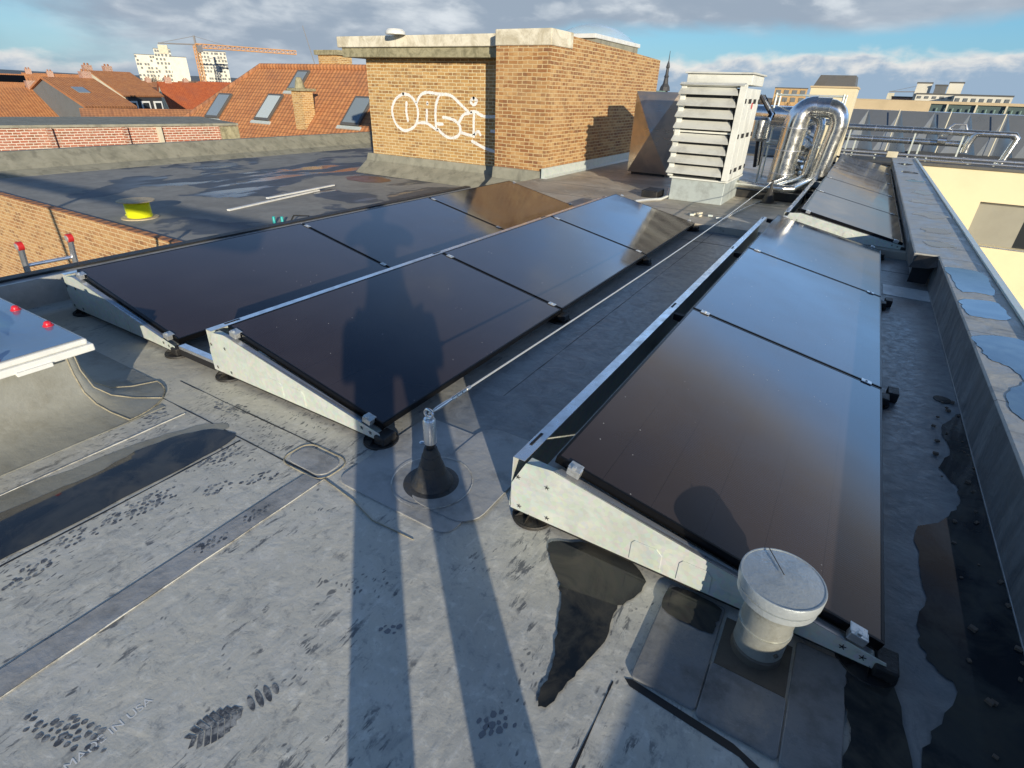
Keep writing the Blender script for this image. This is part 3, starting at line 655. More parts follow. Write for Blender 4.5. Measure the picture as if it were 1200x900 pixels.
def end_plate(root, x, y, z, side=-1):
    # galvanised wedge plate closing the end of a row; coordinates relative to the low glass edge
    prof = [(-1.275,.035),(-1.275,.16),(-1.215,.278),(-1.125,.288),(-1.09,.290),(-.02,.078),(.012,.072),(.018,.055),(.012,.030),(-.25,.035)]
    o = MB().prism([(x+p[0], z+p[1]) for p in prof], y, y+.0025).ob('end_plate', Mt['galv'], root, bevel=.0008)
    # top flange
    a = MB()
    p0, p1 = Vector((x-1.10, 0, z+.2905)), Vector((x-.10, 0, z+.0935))
    w = .030
    a.add([(p0.x, y, p0.z+.001), (p1.x, y, p1.z+.001), (p1.x-.02, y+w, p1.z+.003), (p0.x+.02, y+w, p0.z+.001), (p0.x, y, p0.z-.0015), (p1.x, y, p1.z-.0015), (p1.x-.02, y+w, p1.z), (p0.x+.02, y+w, p0.z-.0015)], [(0,1,2,3),(4,7,6,5),(0,4,5,1),(1,5,6,2),(2,6,7,3),(3,7,4,0)])
    a.ob('plate_flange', Mt['alu'], o)
    # pressed ribs
    for dx in (-.72, -.55):
        MB().prism([(x+dx+q[0], z+q[1]) for q in [(-.055,.045),(-.055,.12),(-.045,.135),(.035,.135),(.055,.115),(.058,.045)]], y-.003, y-.0005).ob('pressed_rib', Mt['galv'], o, bevel=.0025)
    # screws with star washers
    for dx, dz in ((-1.245,.20),(-1.12,.205),(-1.235,.060),(-1.11,.060),(-.10,.066),(-.045,.058)):
        a = MB()
        for k in range(5):
            th = k*math.tau/5+.3; a.tube([(x+dx, y-.0015, z+dz), (x+dx+.010*math.cos(th), y-.0015, z+dz+.010*math.sin(th))], .0014, 5)
        a.ob('screw', Mt['dark'], o)
    return o
def end_clamp(root, x, y, z, u, w=.05):
    cx, cz = x-u*CT, z+u*ST
    m = Matrix(((CT, 0, ST), (0, 1, 0), (-ST, 0, CT)))
    a = MB(); a.box((cx, y, cz-.008), (w, .032, .030), m=m); a.box((cx, y+.012, cz+.006), (w, .038, .004), m=m); a.box((cx, y-.006, cz+.012), (.014, .014, .010), m=m)
    return a.ob('clamp', Mt['clamp'], root, bevel=.003)
def foot(root, x, y, z0, r=.085):
    o = MB().lathe((x, y, z0), [(r,0),(r,.008),(r*.97,.012),(r*.94,.010),(r*.6,.014),(r*.35,.016),(r*.32,.05),(r*.2,.052)], 32).ob('rubber_foot', Mt['rubber'], root, smooth=True)
    a = MB()
    for k in range(8):
        th = k*math.tau/8
        a.prism([(0,0),(1,0),(0,1)], 0, 1) if False else a.add([(x+.03*math.cos(th), y+.03*math.sin(th), z0+.045), (x+r*.93*math.cos(th), y+r*.93*math.sin(th), z0+.013), (x+.03*math.cos(th), y+.03*math.sin(th), z0+.013)], [(0,1,2)])
    a.ob('foot_rib', Mt['rubber'], o)
    return o
def rack(x, y0, n, zb, label, deflector=True, front=True, feet=True):
    z = zb+ZL; y1 = y0+n*PL+(n-1)*GAP
    root = empty('panel_rack', (x, y0, zb), 0, label, 'mounting rack', 'mounting racks under the solar panels')
    G = lambda a, name, m, p=root, **k: a.ob(name, m, p, **k)
    class RL:                                               # shift to local coordinates
        pass
    px, pz = 0., ZL
    if front: end_plate(root, px, -.042, ZL-ZL); 
    # rear deflector rail along the high edge
    a = MB(); a.b2(px-1.272, px-1.222, -.038, y1-y0+.03, .281, .284); G(a, 'top_rail', Mt['alu'], bevel=.001)
    for k in range(n+1):
        yy = .035+k*(PL+GAP)-(.01 if k else 0)
        if k == n: yy = y1-y0-.14
        MB().b2(px-1.262, px-1.250, yy+.03, yy+.125, .2845, .286).ob('slot', Mt['dark'], root)
    a = MB(); a.prism([(px-1.274, .280),(px-1.271, .280),(px-1.281, .035),(px-1.284, .035)], -.036, y1-y0+.03); G(a, 'wind_plate', Mt['galv'])
    # sloping bearers, base rails and feet at each joint
    for k in range(n+1):
        yy = -.012 if k == 0 else (y1-y0+.012 if k == n else k*(PL+GAP)-GAP/2)
        a = MB(); a.prism([(px-1.215,.275),(px-1.10,.268),(px-.0,.052),(px-.0,.022),(px-1.215,.235)], yy-.018, yy+.018); G(a, 'bearer', Mt['galv'] if k in (0,) else Mt['dark'])
        a = MB(); a.b2(px-1.27, px+.045, yy-.02, yy+.02, .016, .040); G(a, 'base_rail', Mt['dark'] if k else Mt['rubber'], bevel=.002)
        a = MB(); a.b2(px-.012, px+.05, yy-.045, yy+.045, .018, .062); G(a, 'rail_end', Mt['rubber'], bevel=.006)
        if feet:
            for fx in (-1.19, -.02): foot(root, px+fx, yy+.01, .001)
        for uu in (.085, PW-.085):
            if k == 0: end_clamp(root, px, -.020, ZL, uu if uu > .5 else .075)
            elif k == n: end_clamp(root, px, y1-y0+.012, ZL, uu, .04)
            else:
                m = Matrix(((CT, 0, ST), (0, 1, 0), (-ST, 0, CT))); cx, cz = px-uu*CT, ZL+uu*ST
                a = MB(); a.box((cx, yy, cz+.0035), (.055, .040, .005), m=m); a.box((cx, yy, cz+.008), (.012, .012, .008), m=m); G(a, 'clamp', Mt['clamp'], bevel=.0015)
    return root
XR, XM, XL, X4 = .456, -1.586, -3.276, .66
Y0 = 1.457; YM = 1.505; Y4 = 7.42
order = ['nearest', 'middle', 'farthest']
rack(XR, Y0, 3, 0, 'galvanised wedge rack under the right row, nearest the vent pipe')
rack(XM, YM, 3, 0, 'galvanised wedge rack under the middle row, behind the cable anchor')
rack(XL, YM, 3, 0, 'galvanised wedge rack under the left row, beside the skylight')
rack(X4, Y4, 5, .05, 'galvanised rack under the distant row along the far parapet')
for nm, x, y0, gp in (('right', XR, Y0, 'panels of the right row'), ('middle', XM, YM, 'panels of the middle row'), ('left', XL, YM, 'panels of the left row')):
    for k in range(3):
        lb = {('right',0):'dark brown solar panel right behind the round vent pipe', ('right',1):'blue-grey solar panel, second of the right row from the vent pipe', ('right',2):'solar panel at the far end of the right row, before the distant row',
              ('middle',0):'black solar panel behind the cable anchor, crossed by the person shadow', ('middle',1):'solar panel in the centre of the middle row', ('middle',2):'solar panel at the far end of the middle row mirroring the duct unit',
              ('left',0):'black speckled solar panel beside the skylight and ladder', ('left',1):'solar panel centre of the left row carrying the head shadow', ('left',2):'reddish solar panel mirroring the brick penthouse'}[(nm, k)]
        place_panel(x, y0+k*(PL+GAP), ZL, lb, gp)
for k in range(5):
    place_panel(X4, Y4+k*(PL+GAP), ZL+.05, ['first','second','third','fourth','fifth'][k]+' panel of the distant row, counted from the pale end plate', 'panels of the distant row')
# link rail between left and middle racks
lr = empty('link_rail', (-3.02, 1.49, 0), 0, 'short bright rail joining the left and middle racks at their near ends', 'rail')
MB().b2(-.20, .15, -.022, .022, .062, .084).ob('rail', Mt['alu'], lr, bevel=.002)
MB().b2(-.20, .15, -.0215, .0215, .020, .0615).ob('rail_web', Mt['dark'], lr)
# grey junction cable bits in the channel
for k, (x, y) in enumerate([(.52, 3.45), (.52, 5.35)]):
    tag(MB().b2(x-.02, x+.035, y-.05, y+.05, 0.001, .06).ob('ballast_clip', Mt['rubber'], bevel=.006), ['black rail clip in the gutter beside the first panel joint', 'black rail clip in the gutter beside the second panel joint'][k], 'clip', 'clips in the gutter')

# ------------------------------------------------------------------ parapet on the right
pz = .30
pp = empty('parapet', (1.0, 6, 0), 0, 'low membrane-covered parapet with puddles on top along the right edge', 'parapet')
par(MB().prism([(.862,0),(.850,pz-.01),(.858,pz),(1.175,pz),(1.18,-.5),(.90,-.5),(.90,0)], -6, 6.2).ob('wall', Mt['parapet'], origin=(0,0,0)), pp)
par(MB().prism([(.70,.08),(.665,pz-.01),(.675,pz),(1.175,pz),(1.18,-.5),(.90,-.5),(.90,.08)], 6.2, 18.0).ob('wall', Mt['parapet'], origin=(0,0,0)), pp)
par(MB().prism([(1.165,pz+.004),(1.165,pz+.022),(1.215,pz+.020),(1.215,pz-.10),(1.205,pz-.10),(1.205,pz+.004)], -6, 18.0).ob('edge_trim', Mt['galv'], origin=(0,0,0), bevel=.002), pp)
par(MB().tube([(.872, y, .012) for y in [-5+.5*k for k in range(23)]], .012, 8).ob('weld_fillet', Mt['patch'], origin=(0,0,0)), pp)
# open notch where the wide part starts
par(MB().prism([(.69,.03),(.84,.03),(.845,.22),(.77,.275),(.69,.27)], 6.185, 6.199).ob('notch', Mt['dark'], origin=(0,0,0)), pp)
par(MB().add([(.64,6.02,.20),(.70,6.19,.285),(.86,6.19,.292),(.86,6.02,.24),(.78,6.00,.215)], [(0,1,2,3,4)]).ob('loose_flap', Mt['rubber'], origin=(0,0,0)), pp)
MBP = [[(.87,5.76),(1.11,5.74),(1.12,5.4),(1.11,5.05),(1.0,5.04),(.90,5.02),(.885,5.4)], [(.885,4.77),(1.08,4.85),(1.12,4.6),(1.10,4.44),(.98,4.40),(.89,4.42),(.875,4.6)],
       [(.875,3.98),(1.12,4.06),(1.13,3.5),(1.12,2.85),(1.0,2.84),(.90,2.95),(.92,3.2),(1.0,3.34),(.985,3.52),(.90,3.62),(.87,3.8)]]
rq = random.Random(3)
for yy_, w_ in ((6.75,.28),(7.5,.34),(8.6,.36),(9.8,.3),(10.9,.5),(12.6,.4),(14.2,.6),(16.2,.5)):
    cx_ = rq.uniform(.88,.98); hw = rq.uniform(.11,.17) if yy_ < 7 else rq.uniform(.13,.20)
    MBP.append([(cx_+hw*math.cos(a_)*rq.uniform(.65,1.15), yy_+w_*.5*math.sin(a_)*rq.uniform(.5,1.3)) for a_ in [q_*math.tau/11 for q_ in range(11)]])
for k, q in enumerate(MBP):
    par(blob('puddle', q, 'waterb', pz+.0025, None, jit=.008, seed=40+k), pp)
# bits of grit in the gutter
a = MB()
rg = random.Random(5)
for k in range(36):
    y = rg.uniform(1.3, 3.6); x = rg.uniform(.70, .86); s_ = rg.uniform(.004, .011)
    a.box((x, y, s_*.5+.004), (s_*2, s_*1.5, s_), rg.uniform(0, 3))
o = a.ob('gutter_debris', Mt['bark']); o['kind'] = 'stuff'; o['label'] = 'dark leaf litter and grit lying in the wet gutter'
tag(MB().lathe((.79, 3.62, .001), [(.045,0),(.045,.004),(.018,.008),(.005,.008)], 20).ob('drain_stud', Mt['rubber'], smooth=True), 'small round rubber stud in the gutter next to the puddle tip', 'stud')

# ------------------------------------------------------------------ left edge, skylight, ladder
le = empty('roof_edge', (-5.1, -1, 0), 0, 'dark metal edge trim along the left rim of the roof', 'roof edge')
par(MB().prism([(-5.18,-.5),(-5.18,.15),(-4.98,.15),(-4.90,.0),(-4.90,-.5)], -6, 7.2).ob('upstand', Mt['patch'], origin=(0,0,0)), le)
par(MB().b2(-5.22, -5.12, -6, 7.2, .152, .168).ob('trim', Mt['rubber'], origin=(0,0,0), bevel=.003), le)
par(MB().b2(-4.72, -4.70, .2, 1.95, .05, .24).ob('wind_plate', Mt['patch'], origin=(0,0,0)), le)  # darker material stands in for the skylight's shade on this plate

sk = empty('skylight', (-3.9, .42, 0), 0, 'white framed roof skylight with red screw caps at the left', 'skylight')
def SKp(a, name, m, **k): return par(a.ob(name, Mt[m], origin=(0,0,0), **k), sk)
sx0, sx1, sy0, sy1 = -4.75, -2.99, -.45, .985
# flared membrane kerb
def flare(inset):  # rounded rectangle rings
    return rrect(sx0+.06-inset, sx1-.06+inset, sy0+.06-inset, sy1-.06+inset, .05+inset*.8, 8)
rings = [(0.,.325),(.004,.20),(.03,.10),(.09,.045),(.18,.018),(.30,.004)]
a = MB(); vs = []; n = len(flare(0))
for ins, z in rings: vs += [(p[0], p[1], z) for p in flare(ins)]
fs = [(i*n+k, i*n+(k+1) % n, (i+1)*n+(k+1) % n, (i+1)*n+k) for i in range(len(rings)-1) for k in range(n)]
a.add(vs, fs); SKp(a, 'kerb', 'patch_tan', smooth=True)
for kk in (0, 4, 8):
    pth = [(flare(i_)[kk][0], flare(i_)[kk][1], z_+.001) for i_, z_ in rings]
    q_ = []
    for p, q in zip(pth, pth[1:]): q_ += [Vector(p).lerp(Vector(q), j/3) for j in range(3)]
    SKp(MB().tube(q_+[Vector(pth[-1])], .0035, 6), 'weld_bead', 'seam_tan', smooth=True)
for ins_ in (.055, .30):
    rr_ = {.055: .070, .30: .004}[ins_]; fl = flare(ins_)
    SKp(MB().tube([(p[0], p[1], rr_+.001) for p in fl[0:9]], .0035, 6), 'weld_bead', 'seam_tan', smooth=True)
a = MB(); a.prism([(sx0,sy0),(sx1,sy0),(sx1,sy1),(sx0,sy1)], .305, .342, 'z'); SKp(a, 'lower_frame', 'white', bevel=.006)
a = MB(); a.prism([(sx0+.015,sy0+.015),(sx1-.015,sy0+.015),(sx1-.015,sy1-.015),(sx0+.015,sy1-.015)], .342, .370, 'z'); SKp(a, 'upper_frame', 'white', bevel=.008)
SKp(MB().b2(sx1-.012, sx1+.012, .66, .80, .295, .315), 'hinge', 'white', bevel=.003)
a = MB(); N_ = 14; vs = []
dx0, dx1, dy0, dy1 = sx0+.03, sx1-.03, sy0+.03, sy1-.03
for i in range(N_+1):
    for j in range(N_+1):
        u_, v_ = i/N_, j/N_; e = min(u_, 1-u_, v_, 1-v_); h = .372 + (0 if e < .12 else .12*(1-(1-min(1,(e-.12)/.30))**2.2))
        vs.append((dx0+(dx1-dx0)*u_, dy0+(dy1-dy0)*v_, h))
a.add(vs, [(i*(N_+1)+j, (i+1)*(N_+1)+j, (i+1)*(N_+1)+j+1, i*(N_+1)+j+1) for i in range(N_) for j in range(N_)])
SKp(a, 'dome', 'dome', smooth=True)
for x, y in ((-3.32,.935),(-3.70,.935),(-3.045,.62),(-3.045,.26),(-4.1,.935),(-3.045,-.1)):
    SKp(MB().lathe((x, y, .370), [(.024,0),(.024,.006),(.018,.010),(.016,.020),(.010,.026),(.002,.028)], 20), 'screw_cap', 'red', smooth=True)

lad = empty('ladder', (-5.42, 1.7, -2.6), 0, 'aluminium ladder top with red wheels leaning on the left roof edge', 'ladder')
for y in (1.545, 1.88):
    r_ = par(MB().tube([(-6.0, y, -2.6), (-5.42, y, .20), (-5.385, y, .315)], .022, 8).ob('rail', Mt['alu'], origin=(0,0,0)), lad)
    MB().tube([(-5.385-.0, y-.018, .325), (-5.385, y+.018, .325)], .034, 18).ob('end_wheel', Mt['redp'], r_, smooth=True)
    MB().tube([(-5.385, y-.026, .325), (-5.385, y-.0185, .325)], .024, 18).ob('wheel_disc', Mt['cable'], r_, smooth=True)
for z in (.16, -.12, -.40, -.68):
    xx = -5.43+(z-.2)*.2; par(MB().tube([(xx, 1.545, z), (xx, 1.88, z)], .014, 10).ob('rung', Mt['alu'], origin=(0,0,0)), lad)

# ------------------------------------------------------------------ neighbour roof on the left
NZ = -.30
struct(MB().b2(-14.4, -5.24, 3.52, 19, NZ-.4, NZ).ob('neighbour_roof', Mt['wetbit'], origin=(0,0,0)))
nb = empty('neighbour_building', (-10, 8, -12), 0, 'brick building beyond the gap carrying the wet flat roof', 'building')
par(MB().b2(-14.9, -5.24, 3.47, 3.52, -12, NZ+.02).ob('brick_wall', Mt['tanbrick'], origin=(0,0,0)), nb)
par(MB().b2(-14.9, -5.24, 3.52, 19, -12, NZ-.4).ob('core', Mt['tanbrick'], origin=(0,0,0)), nb)
par(MB().b2(-14.9, -5.24, 3.455, 3.56, NZ+.022, NZ+.034).ob('coping', Mt['tile2'], origin=(0,0,0)), nb)
np_ = empty('parapet', (-14.9, 12, NZ), 0, 'tall grey bitumen upstand along the far side of the wet roof', 'parapet')
par(MB().prism([(-14.15,NZ+.004),(-14.42,NZ+.10),(-14.80,.10),(-15.0,.10),(-15.0,-.7),(-14.15,-.7)], 3.2, 19.5).ob('upstand', Mt['bit'], origin=(0,0,0)), np_)
# low red brick building with a flat dark roof beyond it
rb = empty('low_building', (-18, 9, -12), 0, 'low red brick building with flat dark roof behind the upstand', 'building')
a = MB(); a.prism([(-30,3.0),(-15.9,3.0),(-17.6,11.2),(-30,13.5)], -12, .10, 'z')
a = MB(); P1, P2 = pol(73.5, -3.75, 18.6), pol(56.45, -3.55, 19.5)
d_ = (P2-P1).normalized(); nrm = Vector((-d_.y, d_.x, 0))
if nrm.dot(P1) < 0: nrm = -nrm
Q = [P1-d_*3, P2, P2+nrm*3.6, P1-d_*3+nrm*3.6]
par(MB().prism([(q.x, q.y) for q in Q], -12, .34, 'z').ob('wall', Mt['redbrick'], origin=(0,0,0)), rb)
Q2 = [q for q in (P1-d_*3-nrm*.06, P2-nrm*.06+d_*.05, P2+nrm*3.65+d_*.05, P1-d_*3+nrm*3.65)]
par(MB().prism([(q.x, q.y) for q in Q2], .34, .40, 'z').ob('roof', Mt['bit'], origin=(0,0,0)), rb)
for k in (1, 3, 4, 6):
    c = P1.lerp(P2, .08+.14*k)-nrm*.05; par(MB().b2(c.x-.05, c.x+.05, c.y-.05, c.y+.05, -2, .33).ob('pier', Mt['cream' if k in (4,) else 'redbrick'], origin=(0,0,0)), rb)
c = P2-nrm*.1-d_*.25; par(MB().box((c.x, c.y, .05), (.5, .14, .55), math.atan2(d_.y, d_.x)).ob('downpipe_box', Mt['capdark'], origin=(0,0,0)), rb)

# rope reel, batten, rods
re_ = empty('cable_reel', (-8.80, 4.02, NZ), 0, 'wooden reel wound with bright yellow rope on the wet roof', 'cable reel')
MB().lathe((0,0,.0), [(.24,0),(.24,.012),(.01,.012)], 36).ob('flange', Mt['wood'], re_, smooth=True)
MB().lathe((0,0,.235), [(.24,0),(.24,.012),(.01,.012)], 36).ob('flange', Mt['wood'], re_, smooth=True)
prof = [(.155,.013)]
for k in range(14): prof += [(.165,.020+.0152*k),(.157,.0275+.0152*k)]
MB().lathe((0,0,0), prof, 36).ob('rope', Mt['yellow'], re_, smooth=True)
MB().tube([(-.16,-.05,.03),(-.24,-.08,.018),(-.30,-.04,.008),(-.27,.02,.008),(-.22,.0,.01)], .008, 8).ob('rope_end', Mt['yellow'], re_, smooth=True)
bt = empty('white_batten', (-8.55, 6.4, NZ), 0, 'long white batten of two overlapping strips lying on the wet roof', 'batten')
for (x0_, y0_, x1_, y1_, zz) in ((.26,-1.32,-.18,.85,.004),(-.02,-.4,-.28,1.32,.035)):
    v = Vector((x1_-x0_, y1_-y0_, 0)); MB().box(((x0_+x1_)/2, (y0_+y1_)/2, zz+.012), (.06, v.length, .024), math.atan2(-v.x, v.y)).ob('strip', Mt['white'], bt, bevel=.003)
for k, (x, y) in enumerate([(-7.02, 4.96), (-6.93, 5.03)]):
    tag(MB().lathe((x, y, NZ), [(.02,0),(.02,.10),(.016,.105),(.003,.106)], 14).ob('marker_rod', Mt['teal'], smooth=True), ['left one of two short teal rods on the wet roof', 'right one of two short teal rods on the wet roof'][k], 'rod', 'teal rods')
br_ = MB().tube([(-6.86,5.10,NZ+.01),(-6.80,5.14,NZ+.12),(-6.62,5.26,NZ+.12),(-6.66,5.22,NZ+.01)], .012, 8).ob('wire_bracket', Mt['rubber']); tag(br_, 'small black bent bracket beyond the left panel row', 'bracket')
blob('rust_stain', [(-9.3,8.6),(-8.7,8.7),(-8.6,9.1),(-9.0,9.35),(-9.6,9.3),(-9.7,8.9)], 'rust', NZ+.004, None, jit=.03, kind='structure', seed=9)

# ------------------------------------------------------------------ brick penthouse
ph = empty('brick_penthouse', (-6.5, 11, 0), 0, 'yellow brick roof penthouse with cream concrete cap and white graffiti', 'penthouse')
def PH(a, name, m, **k): return par(a.ob(name, Mt[m], origin=(0,0,0), **k), ph)
YC, YF = 9.42, 10.08; ZT = 2.42
PH(MB().b2(-10.0, -6.10, YF, 15.2, -.6, 2.03), 'brick_wall', 'brick')
PH(MB().b2(-6.12, -5.02, YC, 15.35, -.6, 2.20), 'brick_wall', 'brownbrick')
# the upper courses of the side wall step down towards the back
PH(MB().prism([(10.25,2.201),(10.25,2.40),(12.6,2.36),(15.35,2.30),(15.35,2.201)], -5.30, -5.021, 'x'), 'brick_course', 'brownbrick')
PH(MB().b2(-10.40, -6.13, YF-.30, 15.3, 2.04, 2.215), 'cap_underside', 'capdark', bevel=.012)
PH(MB().b2(-10.47, -6.13, YF-.36, 15.3, 2.217, 2.42), 'cap', 'cap', bevel=.015)
PH(MB().b2(-6.135, -5.00, YC-.02, 10.24, 2.203, 2.45), 'cap', 'cap', bevel=.015)
PH(MB().b2(-6.0, -5.32, 10.3, 15.2, 2.203, 2.33), 'roof', 'bit')
PH(MB().prism([(YF-.001,.10),(YF-.04,.10),(YF-.10,-.05),(YF-.45,-.27),(YF-.50,-.298),(YF-.001,-.298)], -10.16, -6.14, 'x'), 'flashing', 'bit', bevel=.01)
PH(MB().prism([(-5.015,.26),(-4.985,.26),(-4.96,.12),(-4.90,.085),(-5.015,.085)], YC-.1, 15.3), 'flashing', 'galv')
PH(MB().prism([(YC-.001,.20),(YC-.03,.19),(YC-.06,.0),(YC-.30,-.12),(YC-.001,-.12)], -6.14, -4.99, 'x'), 'flashing', 'bit')
# graffiti: sprayed strokes 3 mm proud of the bricks
def spray(path, w=.058):
    a = MB(); P = [Vector((p[0]*1.047, 0, 1.5+(p[1]-1.5)*1.047)) for p in path]
    Q = [P[0]]
    for i in range(len(P)-1):
        p0, p1, p2, p3 = P[max(i-1,0)], P[i], P[i+1], P[min(i+2, len(P)-1)]
        for j in range(1, 9):
            q = j/8; Q.append(.5*((2*p1)+(p2-p0)*q+(2*p0-5*p1+4*p2-p3)*q*q+(3*p1-p0-3*p2+p3)*q**3))
    L = []; rr = random.Random(int(path[0][0]*100))
    for i, p in enumerate(Q):
        d_ = (Q[min(i+1, len(Q)-1)]-Q[max(i-1, 0)]).normalized(); nn = Vector((-d_.z, 0, d_.x))*w/2*rr.uniform(.8, 1.2)
        L.append((p+nn, p-nn))
    for (a0, b0), (a1, b1) in zip(L, L[1:]):
        a.quad(*[(q.x, YF-.004, q.z) for q in (a0, b0, b1, a1)])
    for p in (Q[0], Q[-1]): a.quad(*[(p.x+w/2*math.cos(k*math.tau/10), YF-.0045, p.z+w/2*math.sin(k*math.tau/10)) for k in range(10)])
    return a
for path in ([(-8.56,1.38),(-8.78,1.27),(-8.90,1.06),(-8.83,.82),(-8.66,.70),(-8.50,.69),(-8.27,.80),(-8.18,1.02),(-8.23,1.22),(-8.38,1.35),(-8.56,1.38)],
             [(-8.48,1.22),(-8.50,1.05),(-8.47,.88)], [(-8.22,1.20),(-8.10,1.36),(-7.95,1.42),(-7.80,1.42),(-7.59,1.40),(-7.40,1.40),(-7.26,1.36),(-7.08,1.24),(-6.90,1.12)],
             [(-7.60,1.39),(-7.69,1.22),(-7.72,1.0),(-7.71,.76)], [(-7.94,1.10),(-7.96,.86)], [(-7.92,1.24),(-7.92,1.21)], [(-8.19,.85),(-7.97,.86),(-7.82,.80),(-7.68,.74)],
             [(-7.52,.99),(-7.40,.98),(-7.22,.94),(-7.10,.84),(-7.12,.70),(-7.24,.63),(-7.40,.62),(-7.55,.68),(-7.66,.76)], [(-7.68,.86),(-7.54,.86)],
             [(-6.82,1.10),(-7.0,1.06),(-7.12,.92)], [(-6.82,1.12),(-6.70,1.12),(-6.62,1.08),(-6.48,1.05),(-6.24,1.06),(-6.14,1.06)], [(-6.75,1.10),(-6.76,.90),(-6.76,.68)],
             [(-7.06,.73),(-6.88,.70),(-6.76,.70),(-6.66,.78),(-6.60,.72)], [(-6.80,.59),(-6.66,.54),(-6.48,.48),(-6.28,.44),(-6.16,.40)],
             [(-6.76,1.36),(-6.83,1.30),(-6.76,1.24),(-6.69,1.31),(-6.76,1.36)], [(-6.34,.80),(-6.18,.80)]):
    PH(spray(path), 'graffiti', 'paint')
PH(MB().lathe((-8.65, 9.6, 2.42), [(.20,0),(.20,.05),(.16,.09),(.05,.10)], 24), 'vent_cap', 'white', smooth=True)
rd = empty('dome_light', (-5.35, 12.6, 2.33), 0, 'clear domed rooflight in a white rim on top of the brick penthouse', 'rooflight')
MB().b2(-.55, .30, -1.3, 1.1, 0, .12).ob('kerb', Mt['bit'], rd)
MB().b2(-.60, .33, -1.36, 1.16, .122, .20).ob('rim', Mt['white'], rd, bevel=.01)
a = MB(); vs = []
for i in range(13):
    for j in range(13):
        u_, v_ = i/12, j/12; h = .20+.26*max(0, (1-(2*u_-1)**2)*(1-(2*v_-1)**2))**.5
        vs.append((-.52+.78*u_, -1.28+2.36*v_, h))
a.add(vs, [(i*13+j, (i+1)*13+j, (i+1)*13+j+1, i*13+j+1) for i in range(12) for j in range(12)])
mdome = mat('clear_acrylic', base=(.75, .8, .85), rough=.08, Alpha=.32)
a.ob('dome', mdome, rd, smooth=True)

# ------------------------------------------------------------------ duct box, air unit and pipes
RZ = .08
xb = empty('duct_box', (-3.65, 11.6, RZ), 0, 'tall sheet metal duct box with crossed creases beside the brick wall', 'duct box')
a = MB(); a.add([(-.42,-.30,.05),(.42,-.30,.05),(.42,-.30,1.50),(-.42,-.30,1.50),(0,-.43,.78)], [(0,1,4),(1,2,4),(2,3,4),(3,0,4)]); a.ob('creased_front', Mt['xpanel'], xb)
a = MB(); a.add([(-.42,-.30,.05),(.42,-.30,.05),(.42,-.30,1.50),(-.42,-.30,1.50),(-.42,.6,.05),(.42,.6,.05),(.42,.6,1.50),(-.42,.6,1.50)], [(0,4,7,3),(1,2,6,5),(3,7,6,2),(4,5,6,7),(0,1,5,4)]); a.ob('casing', Mt['duct'], xb)
MB().b2(-.35,.35,-.25,.55,0,.05).ob('plinth', Mt['rubber'], xb)

au = empty('ventilation_unit', (-2.05, 9.35, RZ), 0, 'large pale louvred ventilation unit standing on a grey plinth', 'ventilation unit')
MB().b2(-.39, .42, -.53, .58, 0, .32).ob('plinth', Mt['plinth'], au, bevel=.008)
MB().b2(-.42, .455, -.56, .61, .322, .345).ob('base_frame', Mt['unit_lt'], au, bevel=.004)
MB().b2(-.38, .34, -.50, .60, .346, 1.55).ob('core', Mt['unit_dark'], au)
for y_ in ((-.55,-.18),(-.175,.20),(.205,.60)):
    pnl = MB().b2(.36, .445, y_[0]+.004, y_[1]-.004, .35, 1.56).ob('side_panel', Mt['unit_lt'], au, bevel=.006)
    for z_ in (.48, .95, 1.40):
        for yy in (y_[0]+.05, y_[1]-.05): MB().b2(.446, .462, yy-.014, yy+.014, z_-.03, z_+.03).ob('latch', Mt['dark'], pnl, bevel=.003)
MB().lathe((0,0,0), [(.045,0),(.045,.004),(.002,.004)], 24).ob('warning_disc', Mt['redp'], au).matrix_local = Matrix.Translation((.447, .08, 1.34)) @ Matrix.Rotation(R(90), 4, 'Y')
MB().b2(-.46,-.385,-.55,.60,.35,1.60).ob('side_panel', Mt['unit_lt'], au, bevel=.006)
MB().b2(-.47,.45,-.30,.62,1.60,1.73).ob('top_box', Mt['unit_lt'], au, bevel=.008)
MB().b2(-.50,.48,-.34,.64,1.732,1.755).ob('lid', Mt['unit'], au, bevel=.004)
for gi, z0 in enumerate((.37, .99)):
    for k in range(4):
        z = z0+.148*k
        # each blade drops forward; triangular cheeks close its ends
        a = MB(); a.add([(-.46,-.505,z+.14),(.30,-.505,z+.14),(.36,-.63,z+.045),(-.47,-.63,z+.045),(-.46,-.499,z+.134),(.30,-.499,z+.134),(.36,-.625,z+.030),(-.47,-.625,z+.030)], [(0,3,2,1),(4,5,6,7),(0,1,5,4),(2,3,7,6),(1,2,6,5),(3,0,4,7)])
        a.ob('louvre', Mt['unit'], au)
    MB().b2(-.48,.40,-.54,-.50,z0+.60,z0+.625).ob('cross_bar', Mt['unit_lt'], au, bevel=.003)
a = MB(); a.prism([(-.49,1.56),(-.62,1.585),(-.60,1.60),(-.48,1.62)], -.47, .42, 'x'); a.ob('hood', Mt['unit'], au)
MB().b2(.362,.455,-.60,-.552,.35,1.60).ob('corner_post', Mt['unit_lt'], au, bevel=.004)

